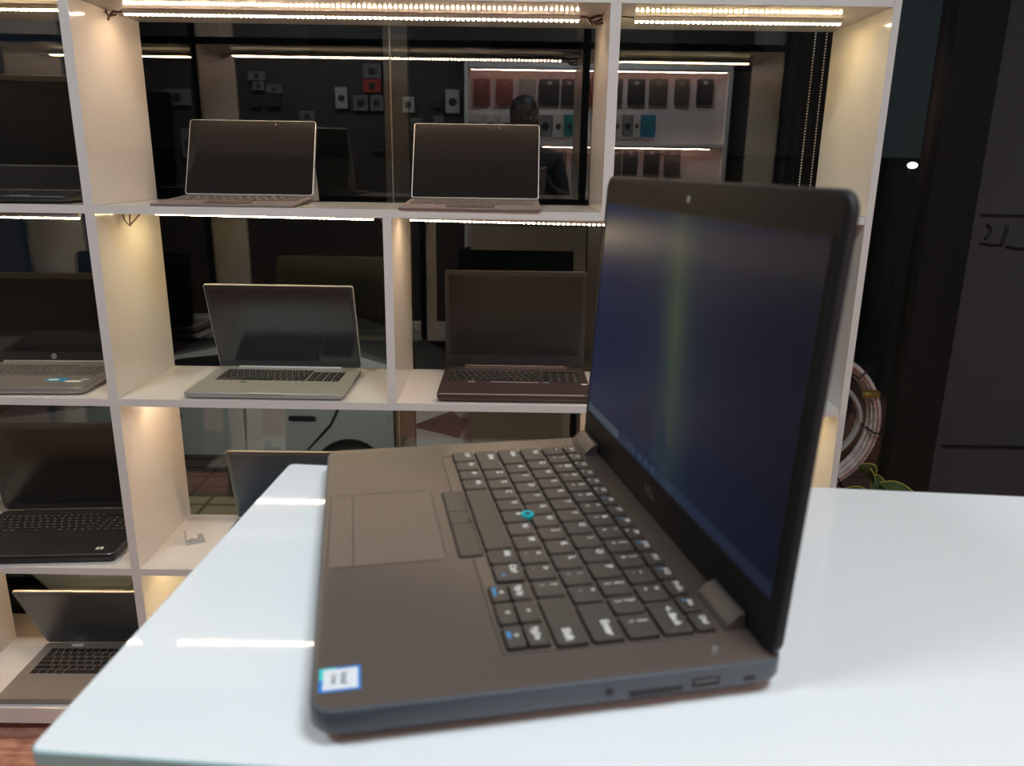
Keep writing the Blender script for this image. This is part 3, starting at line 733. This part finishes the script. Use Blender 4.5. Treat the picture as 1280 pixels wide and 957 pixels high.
# coiled hose hanging beside the shelving
M['hose'] = ramp_mat('pinkish_clear_hose', (.52, .42, .40), (.72, .66, .62), 60, .25, (1, 1, 1))
M['hosered'] = mat('hose_red_line', (.36, .10, .09), .35)
hz = empty('coiled_hose', (.775, 1.965, .71), 0, 'coil of pinkish clear hose hanging beside the right end of the shelving', 'hose')
q = MB(); pts = []
for i in range(150):
    a = 2 * PI * i / 50 + 1.57; r_ = .188 - .004 * (i // 50); pts.append((r_ * math.cos(a), .022 * (i / 150 - .5) * 2, r_ * math.sin(a)))
q.tube(pts, .0100, n=10); q.build('hose_coil', M['hose'], hz, True)
q = MB(); q.tube([(p[0] * .985, p[1] - .0100, p[2] * .985) for p in pts[:52]], .0016, n=6); q.build('red_stripe', M['hosered'], hz, True)
q = MB(); pts = [((.150 + .0) * math.cos(2 * PI * i / 50), .012 + .018 * (i / 100 - .5), .122 * math.sin(2 * PI * i / 50)) for i in range(101)]
q.tube(pts, .0062, n=8); q.build('inner_hose_coil', mat('grey_clear_hose', (.42, .43, .42), .25), hz, True)
for a in (-.1, .85, -1.0):
    q = MB(); q.tube([((.206 if s else .172) * math.cos(a), dy, (.206 if s else .172) * math.sin(a)) for s, dy in ((0, -.036), (1, -.036), (1, .03), (0, .03), (0, -.036))], .0022, n=6)
    q.build('cable_tie', M['port'], hz)
q = MB(); q.tube([(0, .08, .25), (0, .0, .215), (0, -.03, .19), (0, -.036, .205)], .004, n=8); q.tube([(0, .0, .19), (0, .0, -.19)], .003, n=6); q.build('wall_hook', M['alu'], hz)
q = MB(); q.lathe([(.0001, -.02), (.010, -.02), (.012, 0), (.009, .02), (.0001, .02)], (.155, -.025, .085), axis='x', n=10); q.build('brass_coupling', mat('brass', (.55, .42, .12), .3, metal=.9), hz, True)

# potted plant on the floor under the hose
pl = empty('potted_plant', (.90, 1.83, 0), 0, 'potted plant with yellow edged leaves below the coiled hose', 'plant')
q = MB(); q.lathe([(.0001, 0), (.048, 0), (.062, .17), (.067, .175), (.067, .19), (.060, .19), (.056, .165), (.0001, .165)], n=28); q.build('pot', mat('terracotta', (.32, .13, .07), .7, var=.1), pl, True)
M['leaf'] = ramp_mat('green_leaf', (.045, .085, .03), (.10, .16, .06), 25, .4)
M['leafy'] = mat('yellow_leaf_edge', (.62, .55, .10), .45, var=.1)
q = MB(); st_ = []
for i in range(5):
    a = i * 1.3; tx, ty = .035 * math.cos(a), .02 * math.sin(a); st_.append((tx, ty)); q.tube([(tx * .3, ty * .3, .16), (tx * .7, ty, .34), (tx, ty, .50 + .01 * i)], .0028, n=6)
q.build('stem', mat('stem_green', (.10, .13, .05), .6), pl)
def leaf(c, ang, ln, wd, rise, parent):
    q = MB(); rings = []; e = MB(); n = 9
    dr = Vector((math.cos(ang), math.sin(ang) * .45, rise)).normalized(); sd = Vector((0, 0, 1)).cross(dr).normalized(); sd = (sd * .45 + Vector((0, 0, 1)) * .9 - dr * dr.z * .9).normalized(); up = dr.cross(sd)
    A, B_, C_ = [], [], []
    for i in range(n + 1):
        t = i / n; w_ = wd * math.sin(PI * min(max(t, .02), .985)) ** .7; p = Vector(c) + dr * ln * t + Vector((0, 0, -.25 * ln * t * t))
        A.append(p + sd * w_ + up * .004); B_.append(p); C_.append(p - sd * w_ + up * .004)
    th = up * .0008
    q.quad_rings([[a, b__, c__, c__ - th, b__ - th, a - th] for a, b__, c__ in zip(A, B_, C_)])
    lf = q.build('leaf', M['leaf'], parent, True)
    e.tube([p + sd * .0 for p in A], .0011, n=5); e.build('leaf_edge', M['leafy'], lf, True)
for c, a, ln, wd, ri in (((.02, -.02, .560), -.25, .10, .016, -.1), ((.0, -.02, .52), PI - .3, .085, .030, .35), ((0, -.03, .565), 1.9, .06, .026, .7), ((.02, 0, .50), .6, .07, .02, -.2), ((-.02, 0, .47), 2.6, .08, .025, .1), ((.0, -.03, .585), 2.6, .05, .022, .8), ((.0, -.02, .545), .1, .05, .034, .25), ((.03, -.02, .46), -.5, .07, .02, .0)):
    leaf(c, a, ln, wd, ri, pl)

# ------------------------------------------------------------------ the room behind the camera (seen mirrored in the window)
# lit accessories panel on the back wall
BY = RY0
ap = empty('accessory_wall', (0, BY, 0), 0, 'pale lit slatwall panel with hanging phone cases, mirrored in the window', 'display panel')
q = MB(); q.box(-.285, 1.26, .001, .022, .85, 1.98, mat('pale_panel', (.74, .63, .60), .5, var=.03, vscale=2)); q.build('panel', None, ap)
q = MB()
for zz in (1.905, 1.47): q.box(-.285, 1.26, .0225, .075, zz, zz + .018)
q.box(-.310, -.288, .001, .08, .85, 1.98); q.box(1.262, 1.285, .001, .08, .85, 1.98)
q.build('cornice', M['edge'], ap)
def rv(x, y, yv=4.97):
    """photo pixel of a mirrored thing -> real x, z on the back wall"""
    a, b_ = (x - 640) / 975.036, (y - 478.5) / 975.036
    dx = right.x * a + down.x * b_ + fwd.x; dy = right.y * a + down.y * b_ + fwd.y; dz = right.z * a + down.z * b_ + fwd.z
    s = yv / dy; return dx * s, CZ + dz * s
led_strip(-.27, 1.245, BY + .065, BY + .065, 1.904, 'warm strip light above the upper row of phone cases', 'strip lights of the accessory wall', 'chip_pink')
led_strip(-.27, 1.18, BY + .065, BY + .065, 1.469, 'warm strip light above the lower row of phone cases', 'strip lights of the accessory wall', 'chip_pink')
CM = {k: mat('pack_' + k, v, .35, var=.05) for k, v in dict(maroon=(.14, .05, .045), black=(.02, .02, .022), white=(.50, .47, .45), teal=(.03, .22, .20), blue=(.04, .20, .30), grey=(.20, .19, .18), red=(.45, .06, .04), dark=(.05, .045, .04)).items()}
def pack(x0, y0, x1, y1, col, name, label, kind='case', y=None, group=None, hook=True, sec=None):
    X0, Z1 = rv(x0, y0); X1, Z0 = rv(x1, y1); yy = .0245 if y is None else y
    o = empty(name, ((X0 + X1) / 2, BY + yy, Z0), 0, label, {'case': 'phone case', 'box': 'box'}[kind], group)
    w, h = X1 - X0, Z1 - Z0
    q = MB(); q.rslab(-w / 2, w / 2, 0, h, -.018, -.002, .008 if kind == 'case' else .001, CM[col], .002 if kind == 'case' else .0005, rot=Matrix(((1, 0, 0, 0), (0, 0, -1, 0), (0, 1, 0, 0), (0, 0, 0, 1))))
    q.build('body', None, o)
    if kind == 'case':
        q = MB(); q.box(-.012, .012, .0185, .0195, h * .78, h * .90); q.build('camera_cutout', CM['white' if col == 'black' else 'grey'], o)
        q = MB(); q.tube([(0, -.002, h + .012), (0, .045, h + .012), (0, .055, h + .018)], .0018, n=5); q.box(-.012, .012, .004, .006, h, h + .02); q.build('hanger', CM['white'], o)
    else:
        q = MB(); q.loft([[(min(w, h) * .28 * math.cos(2 * PI * i / 14), .0186 + z_, h * .48 + min(w, h) * .28 * math.sin(2 * PI * i / 14)) for i in range(14)] for z_ in (0, .001)]); q.build('printed_picture', CM[sec or 'dark'], o)
    return o
GA = 'phone cases hanging on the accessory wall'
r1 = [(592, 613, 'maroon'), (620, 641, 'maroon'), (649, 670, 'grey'), (675, 699, 'black'), (703, 720, 'black'), (728, 746, 'maroon'), (760, 778, 'dark'), (786, 806, 'black'), (813, 834, 'dark'), (845, 861, 'dark'), (873, 891, 'black')]
nm = ['first', 'second', 'third', 'fourth', 'fifth', 'sixth', 'seventh', 'eighth', 'ninth', 'tenth', 'last']
for (a, c, col), n in zip(r1, nm): pack(a, 98, c, 131, col, 'phone_case', n + ' phone case of the upper mirrored row, counted from the left', group=GA)
r3 = [(690, 708, 'dark'), (716, 734, 'dark'), (741, 758, 'black'), (764, 776, 'dark'), (780, 797, 'black'), (806, 824, 'black'), (832, 850, 'dark')]
for (a, c, col), n in zip(r3, nm): pack(a, 186, c, 218, col, 'phone_case', n + ' phone case of the lower mirrored row, counted from the left', group=GA)
GB = 'small boxes on the accessory wall'
for (a, c, col, s_), n in zip([(584, 602, 'white', 'black'), (604, 622, 'white', 'black'), (624, 642, 'white', 'black'), (674, 690, 'grey', 'black'), (692, 704, 'white', 'dark'), (706, 718, 'teal', 'dark'), (766, 777, 'white', 'dark'), (779, 791, 'grey', 'black'), (793, 800, 'white', 'dark'), (802, 819, 'blue', 'teal')], nm):
    pack(a, 143, c, 171, col, 'accessory_box', n + ' small box of the middle mirrored row, counted from the left', 'box', sec=s_, group=GB)
GC = 'packs on the dark side of the back wall'
dk = [(307, 88, 329, 100, 'grey', 'topmost grey pack'), (313, 101, 328, 112, 'grey', 'grey pack below the topmost one'), (330, 105, 350, 116, 'grey', 'flat grey pack right of the stack'), (308, 117, 325, 133, 'dark', 'dark lower left pack'), (331, 117, 349, 133, 'dark', 'dark lower right pack'),
      (417, 108, 433, 135, 'white', 'upright white box with a small picture'), (452, 78, 475, 97, 'grey', 'grey upper half box'), (452, 98, 475, 115, 'red', 'red box'), (440, 118, 459, 138, 'grey', 'grey box with dark print, left of a pair'), (461, 118, 478, 138, 'grey', 'grey box with dark print, right of a pair'),
      (502, 120, 517, 140, 'white', 'white box with slanted print'), (556, 111, 574, 141, 'white', 'tall white box with a big dark disc'), (512, 147, 527, 165, 'grey', 'grey cube shaped box'), (541, 144, 554, 166, 'grey', 'narrow grey pack'), (538, 124, 551, 134, 'dark', 'little dark pack'),
      (200, 110, 236, 131, 'grey', 'wide grey framed box at the far left'), (222, 160, 244, 197, 'grey', 'tall grey box with a ring, far left'), (372, 138, 392, 152, 'grey', 'grey pack above the left tablet'), (465, 165, 478, 190, 'dark', 'dark low pack near the glass seam')]
for a, b_, c, e_, col, l_ in dk: pack(a, b_, c, e_, col, 'boxed_accessory', l_ + ', mirrored in the window', 'box', y=.004, group=GC)
# monitor and dark cabinet on the back wall
X0, Z1 = rv(833, 150); X1, Z0 = rv(893, 183)
mo = empty('monitor', ((X0 + X1) / 2, BY + .10, Z0 - .08), 0, 'dark monitor standing on the black cabinet, mirrored in the window', 'monitor')
q = MB(); w_ = (X1 - X0) / 2; q.box(-w_, w_, -.012, .012, .08, .08 + Z1 - Z0, bev=.003); q.build('display', M['semi'], mo)
q = MB(); q.box(-.02, .02, -.03, -.013, .005, .2); q.box(-.09, .09, -.06, .06, 0, .006); q.build('stand', M['blackshell'], mo)
X0, Z1 = rv(878, 160); X1, _ = rv(942, 160)
kc = empty('black_cabinet', ((X0 + X1) / 2, BY + .12, 0), 0, 'tall black cabinet at the right end of the accessory wall', 'cabinet')
q = MB(); w_ = (X1 - X0) / 2; q.box(-w_, w_, -.115, .10, 0.02, 1.0, bev=.003); q.build('body', M['blackshell'], kc)
for s in (-1, 1):
    q = MB(); q.box(min(s * .003, s * (w_ - .004)), max(s * .003, s * (w_ - .004)), .1005, .116, .04, .98, bev=.002); dd = q.build('door', M['blackshell'], kc)
    q = MB(); q.tube([(s * .02, .118, .5), (s * .02, .132, .5), (s * .02, .132, .62), (s * .02, .118, .62)], .003, n=6); q.build('handle', M['alu'], dd)
mo.location.z = 1.0006; 

# ceiling panels
def ceil_panel(x, y, label, power=CEIL_POWER):
    r = empty('ceiling_light', (x, y, RZ), 0, label, 'ceiling light', 'square ceiling light panels')
    q = MB(); q.box(-.30, .30, -.30, .30, -.016, -.001, bev=.002); q.build('frame', M['ceiling'], r)
    q = MB(); q.box(-.28, .28, -.28, .28, -.0185, -.0165); q.build('diffuser', M['panel_light'], r)
    L = bpy.data.lights.new('panel_lamp', 'AREA'); L.shape = 'SQUARE'; L.size = .54; L.energy = power; L.color = (.80, .92, 1.0)
    lo = bpy.data.objects.new('panel_lamp', L); COL.objects.link(lo); lo.parent = r; lo.location = (0, 0, -.022)
    return r
ceil_panel(.50, -.06, 'square cool white ceiling light above the counter')
ceil_panel(-1.3, -.06, 'square cool white ceiling light over the left of the shop')

# ------------------------------------------------------------------ outside the window
struct(MB().box(-6, 4, RY1 + .07, 3.05, -.12, -.02).build('trim_5', tile_mat('terrace_tiles', (.74, .66, .48), (.68, .61, .45), (.25, .23, .18), .42, .33)))
struct(MB().box(-6, 4, 3.06, 3.9, -.30, -.16).build('trim_6', tile_mat('purple_step_tiles', (.22, .16, .17), (.26, .20, .20), (.08, .07, .07), .5, .12)))
struct(MB().box(-12, 12, 3.91, 16, -1.8, -1.6).build('trim_7', ramp_mat('asphalt', (.03, .03, .03), (.06, .06, .06), 30, .8)))
o_ = MB(); o_.box(-.335, -.275, 2.10, 2.14, -.02, 2.6); tag(struct(o_.build('trim_8', mat('brown_post', (.13, .10, .08), .6))))
L = bpy.data.lights.new('terrace_fill_light', 'AREA'); L.size = .25; L.energy = 9; L.color = (1, .92, .74)  # added area light to brighten the terrace tiles, no lamp body
lo = bpy.data.objects.new('terrace_fill_light', L); COL.objects.link(lo); lo.location = (-1.5, 2.5, 2.3); lo.rotation_euler = (0, 0, 0)
# parked car, side on
cx0 = -.35
car = empty('parked_car', (cx0, 6.3, -1.6), 0, 'pale grey parked car seen side on through the lower window', 'car')
M['carpaint'] = mat('pale_car_paint', (.46, .46, .43), .3, coat=.6)
M['carglass'] = mat('car_dark_glass', (.01, .012, .014), .08)
prof = [(-4.25, .35), (-4.28, .62), (-4.1, .80), (-3.2, .93), (-2.55, 1.36), (-2.1, 1.45), (-1.2, 1.45), (-.65, 1.30), (-.22, .98), (-.03, .90), (0, .55), (-.05, .32)]
def at_y(y, inset_):
    c = Vector((-2.1, .75)); out = []
    for p in prof:
        v = Vector(p); k_ = 1 - inset_ * (.25 + .75 * max(0, (v.y - .85) / .6)); out.append((c.x + (v.x - c.x) * (1 - inset_ * .25), y, c.y + (v.y - c.y) * (1 - inset_ * .3)))
    return out
def tum(y, z): return y + (.0 if z < .9 else (z - .9) * .35) * (1 if y < .85 else -1)
q = MB()
rings = []
for y_, ins in ((0.0, .10), (.04, .03), (.12, 0), (1.58, 0), (1.66, .03), (1.70, .10)):
    rings.append([(a, tum(y_, c_), c_) for a, _, c_ in at_y(y_, ins)])
q.quad_rings(rings); body_ = q.build('car_body', M['carpaint'], car, True)
def side_poly(pts, d_, name, mm, parent):
    q = MB(); q.quad_rings([[(a, tum(0.0, c_) - dd_, c_) for a, c_ in pts] for dd_ in (-.04, d_)]); return q.build(name, mm, parent)
side_poly([(-3.05, .95), (-2.50, 1.32), (-1.95, 1.38), (-1.95, .95)], .012, 'side_window', M['carglass'], car)
side_poly([(-1.87, .95), (-1.87, 1.38), (-1.15, 1.37), (-.70, 1.12), (-.72, .98)], .012, 'side_window', M['carglass'], car)
side_poly([(-.52, .80), (-.10, .70), (-.02, .84), (-.16, .93)], .014, 'tail_light', mat('tail_dark', (.012, .010, .011), .2), car)
side_poly([(-.62, .50), (-.05, .60), (-.04, .58), (-.60, .47)], .013, 'bumper_line', M['port'], car)
side_poly([(-.72, .74), (-.60, .74), (-.60, .88), (-.72, .88)], .006, 'fuel_flap', M['carpaint'], car)
for pts in ([(-1.13, .95), (-1.20, .80), (-1.42, .55), (-1.41, .54), (-1.19, .79), (-1.12, .95)], [(-2.9, .32), (-2.9, .92), (-2.89, .92), (-2.89, .32)], [(-1.93, .32), (-1.93, .92), (-1.92, .92), (-1.92, .32)]):
    side_poly(pts, .004, 'door_gap', M['port'], car)
for x_ in (-1.42, -2.55):
    q = MB(); q.rslab(x_ - .12, x_ + .10, .835, .875, -.03, -.008, .018, rot=Matrix(((1, 0, 0, 0), (0, 0, 1, 0), (0, 1, 0, 0), (0, 0, 0, 1)))); q.build('door_handle', M['blackshell'], car)
for x_ in (-1.04, -3.45):
    q = MB(); q.lathe([(.0001, -.006), (.34, -.006), (.345, .02), (.0001, .02)], (x_, 0, .32), axis='y', n=28); q.build('wheel_arch', M['port'], car)
    q = MB(); q.lathe([(.17, -.02), (.30, -.02), (.315, .0), (.315, .14), (.17, .14)], (x_, 0, .315), axis='y', n=28); wh = q.build('wheel', mat('tyre', (.015, .015, .015), .7), car, True)
    q = MB(); q.lathe([(.0001, -.03), (.05, -.03), (.16, -.012), (.168, 0), (.0001, 0)], (x_, 0, .315), axis='y', n=28); q.build('rim', M['alu'], wh, True)
# building across the street, its lit upper part and dark shopfront
bd = empty('building', (2, 13, -1.6), 0, 'dark building across the street behind the window', 'building')
q = MB(); q.box(-9, 3.4, 0, .4, 3.15, 9); q.build('upper_wall', mat('dark_render', (.045, .045, .045), .8, var=.15, vscale=.6), bd)
q = MB(); q.box(3.41, 9, 0, .4, 3.15, 9); q.build('pale_wall', mat('grey_green_render', (.34, .44, .46), .8, var=.15, vscale=.6), bd)
q = MB(); q.box(-9, 9, .1, .4, 0, 3.14); q.build('shopfront', mat('dark_shutter', (.02, .02, .02), .7), bd)
q = MB()
for i in range(4): q.box(-8 + i * 2.8, -6.6 + i * 2.8, -.02, -.005, 4.4, 6.2)
q.build('window', M['carglass'], bd)
def street_light(x, y, z, s, label):
    r = empty('street_light', (x, y, -1.6), 0, label, 'street light')
    q = MB(); q.tube([(0, .08, 0), (0, .08, z + 1.55), (0, .03, z + 1.62)], .03, n=8, rf=lambda t: .04 - .02 * t); q.build('pole', M['darkframe'], r, True)
    q = MB(); q.sphere((0, 0, z + 1.6), s, emit('street_glow', (.75, .88, 1.0), 6.0 if s > .04 else 1.2), 8, (1.3, 1, .8)); q.build('lamp', None, r, True)
    return r
street_light(4.98, 9.6, 1.42, .055, 'bright white street light seen right of the shelving')
street_light(4.70, 9.6, 1.41, .045, 'dimmer street light left of the bright one')
for x_, y_, z_, e_ in ((-1.6, 4.0, .15, STREET_FILL_POWER), (4, 9, 4.5, STREET_FILL_POWER * .8)):
    L = bpy.data.lights.new('street_fill_light', 'AREA'); L.size = .5; L.energy = e_; L.color = (.97, .98, .95)  # added fill lights for the car side and street, no fixtures
    lo = bpy.data.objects.new('street_fill_light', L); COL.objects.link(lo); lo.location = (x_, y_, z_); lo.rotation_euler = (math.radians(72 if z_ < 1 else 35), 0, 0)

# ------------------------------------------------------------------ the photographer (seen mirrored in the window)
def skin_mesh(chain_pts, edges, radii, sub=1):
    me = bpy.data.meshes.new('s'); me.from_pydata([tuple(p) for p in chain_pts], edges, [])
    o = bpy.data.objects.new('s', me); COL.objects.link(o)
    md = o.modifiers.new('k', 'SKIN'); md.use_smooth_shade = True
    for i, v in enumerate(me.skin_vertices[0].data):
        r = radii[i]; v.radius = (r, r) if isinstance(r, (int, float)) else r; v.use_root = (i == 0)
    sb_ = o.modifiers.new('s', 'SUBSURF'); sb_.levels = sub; sb_.render_levels = sub
    bpy.context.view_layer.update()
    out = bpy.data.meshes.new_from_object(o.evaluated_get(bpy.context.evaluated_depsgraph_get()))
    bpy.data.objects.remove(o); return out
def merged(name, meshes, m, parent):
    bm = bmesh.new()
    for me in meshes: bm.from_mesh(me)
    me = bpy.data.meshes.new(name); bm.to_mesh(me); bm.free(); me.materials.append(m)
    for p in me.polygons: p.use_smooth = True; p.material_index = 0
    o = bpy.data.objects.new(name, me); COL.objects.link(o); o.parent = parent; return o
M['skin'] = mat('skin', (.13, .07, .045), .6, var=.04)  # base colour darkened to paint in the shade on the backlit face
M['jacket'] = mat('dark_jacket', (.022, .022, .026), .8, var=.1, bump=.3, bscale=300)
M['trousers'] = mat('dark_trousers', (.03, .035, .05), .85, var=.1)
M['hair'] = mat('black_hair', (.010, .009, .008), .5, bump=.6, bscale=400)
pr = empty('person', (.045, -.36, 0), 0, 'person in dark jacket holding up a phone, only a dark mirrored silhouette in the window', 'person')
J = {}
def limb(pts, rad, sub=2): return skin_mesh(pts, [(i, i + 1) for i in range(len(pts) - 1)], rad, sub)
ms = []
# body skeleton: pelvis root
V = [(0, 0, .93), (0, -.01, 1.08), (0, .0, 1.25), (0, -.005, 1.38), (0, .0, 1.455), (0, .02, 1.53)]
Rr = [(.15, .10), (.135, .095), (.155, .105), (.13, .085), .05, .052]
Ed = [(i, i + 1) for i in range(5)]
for s in (-1, 1):
    b0 = len(V); V += [(s * .17, -.01, 1.375), (s * .215, .05, 1.17), (s * .135, .20, 1.22), (s * .10 - .03, .285, 1.325)]; Rr += [.055, .043, .032, .026]
    Ed += [(3, b0), (b0, b0 + 1), (b0 + 1, b0 + 2), (b0 + 2, b0 + 3)]
    b0 = len(V); V += [(s * .095, 0, .86), (s * .105, .02, .48), (s * .11, -.01, .09), (s * .12, .12, .045)]; Rr += [.088, .058, .040, .034]
    Ed += [(0, b0), (b0, b0 + 1), (b0 + 1, b0 + 2), (b0 + 2, b0 + 3)]
ms.append(skin_mesh(V, Ed, Rr, 2))
# head: rings from chin to crown with brow, nose and cheeks
q = MB(); rings = []
hd = [(-.118, .020, .026, .030), (-.105, .036, .050, .022), (-.085, .050, .066, .014), (-.060, .058, .076, .008), (-.030, .064, .085, .002), (0, .068, .092, 0), (.030, .071, .096, -.002), (.060, .069, .093, -.004), (.088, .057, .078, -.006), (.108, .036, .050, -.008), (.118, .008, .012, -.008)]
for z_, rx, ry, oy in hd:
    ring = []
    for k in range(24):
        t = 2 * PI * k / 24; x_, y_ = rx * math.cos(t), ry * math.sin(t)
        front = max(0, math.sin(t)) ** 24
        if z_ in (-.030, -.060): y_ += front * (.020 if z_ == -.030 else .006)
        if z_ == 0: y_ += front * .006 - (.006 if k in (4, 8) else 0)
        ring.append((x_, y_ + oy + .035, z_ + 1.590))
    rings.append(ring)
q.quad_rings(rings)
q.sphere((0, .131, 1.566), .013, None, 6, (.9, 1.0, .8)); q.tube([(0, .122, 1.605), (0, .130, 1.585), (0, .137, 1.570)], .008, n=8, rf=lambda t: .006 + .004 * t)
for s in (-1, 1): q.sphere((s * .070, .030, 1.580), .022, None, 6, (.35, .7, 1.25))
me = bpy.data.meshes.new('h'); bmesh.ops.recalc_face_normals(q.bm, faces=q.bm.faces); q.bm.to_mesh(me); q.bm.free(); ms.append(me)
# hands around the phone: palm plus five fingers each
PHX, PHY, PHZ = -.045, .345, CZ
for s in (-1, 1):
    wx = s * .10 - .03; hx = PHX + s * .088
    ms.append(limb([(wx, .285, 1.325), (wx * .5 + hx * .5 + s * .004, .310, 1.334), (hx, .330, 1.345)], [(.026, .020), (.032, .016), (.030, .014)], 2))
    for i, (dz, ln) in enumerate(((.024, .9), (.008, 1.0), (-.008, .94), (-.023, .74))):
        z_ = PHZ + dz
        ms.append(limb([(hx + s * .004, .330, 1.345 + dz * .8), (hx + s * .006, .345, z_), (hx - s * .002, .3535, z_ + .002), (hx - s * .026 * ln, .3535, z_ + .002)], [.0095, .0088, .0078, .0070], 1))
    ms.append(limb([(hx, .325, 1.330), (hx - s * .012, .329, 1.334), (hx - s * .034, .331, 1.347)], [.012, .0100, .0085], 1))
bod = merged('body', ms, M['skin'], pr)
# clothes
Vj, Rj = V[:5], [(.165, .115), (.150, .110), (.172, .120), (.148, .098), .058]
Vj = [(0, 0, .84)] + list(V[1:4]) + [(0, .006, 1.462)]; Ej = [(i, i + 1) for i in range(4)]; Rj = [(.178, .130), (.158, .118), (.176, .126), (.158, .108), .066]
for s in (-1, 1):
    b0 = len(Vj); Vj += [(s * .17, -.01, 1.375), (s * .218, .05, 1.165), (s * .135, .195, 1.215), (s * .108 - .024, .265, 1.30)]; Rj += [.068, .057, .046, .038]; Ej += [(3, b0), (b0, b0 + 1), (b0 + 1, b0 + 2), (b0 + 2, b0 + 3)]
merged('jacket', [skin_mesh(Vj, Ej, Rj, 2)], M['jacket'], pr)
q = MB()
q.loft([[(rx * math.cos(2 * PI * k / 24), ry * math.sin(2 * PI * k / 24), z_) for k in range(24)] for rx, ry, z_ in ((.03, .05, .775), (.165, .110, .80), (.182, .122, .88), (.172, .116, .96), (.160, .108, .99))])
for s in (-1, 1):
    q.tube([(s * .088, 0, .87), (s * .095, .005, .70), (s * .103, .018, .50), (s * .108, .004, .28), (s * .112, -.006, .085)], .08, n=16, rf=lambda t: .098 - .040 * t)
q.build('trousers', M['trousers'], pr, True)
for s in (-1, 1):
    q = MB(); q.loft([rr_ for rr_ in [[(s * .115 + w_ * math.cos(2 * PI * k / 16), .055 + l_ * math.sin(2 * PI * k / 16), z_) for k in range(16)] for w_, l_, z_ in ((.044, .135, .001), (.048, .140, .015), (.046, .135, .045), (.038, .09, .085))]]); q.build('shoe', M['port'], pr, True)
q = MB(); rings = []
for z_, rx, ry, oy in ((-.02, .070, .082, -.018), (.02, .078, .096, -.016), (.055, .079, .100, -.010), (.088, .070, .090, -.008), (.112, .046, .060, -.008), (.126, .010, .014, -.008)):
    rings.append([(rx * math.cos(2 * PI * k / 24), ry * math.sin(2 * PI * k / 24) * (.72 if (math.sin(2 * PI * k / 24) > .3 and z_ < .03) else 1) + oy + .032, z_ + 1.590) for k in range(24)])
q.quad_rings(rings); q.build('hair', M['hair'], pr, True)
for s in (-1, 1):
    q = MB(); q.sphere((s * .030, .1075, 1.592), .0100, mat('eye_white', (.6, .58, .55), .2), 6); q.sphere((s * .030, .1155, 1.592), .0046, M['port'], 5); q.build('eye', None, pr, True)
q = MB(); q.sphere((0, .125, 1.522), .018, mat('lips', (.28, .10, .08), .4), 5, (1.2, .35, .3)); q.build('mouth', None, pr, True)
q = MB(); q.rslab(-.080, .080, -.037, .037, -.0078, 0, .009, M['port'], bev=.0015, rot=Matrix.Rotation(PI / 2, 3, 'X')); ph = q.build('phone', None, None, True)
ph.location = (0, -.0150, CZ); tag(ph, 'dark phone held up by the mirrored person', 'phone')
pl.scale = (1.0, 1.0, 1.07)
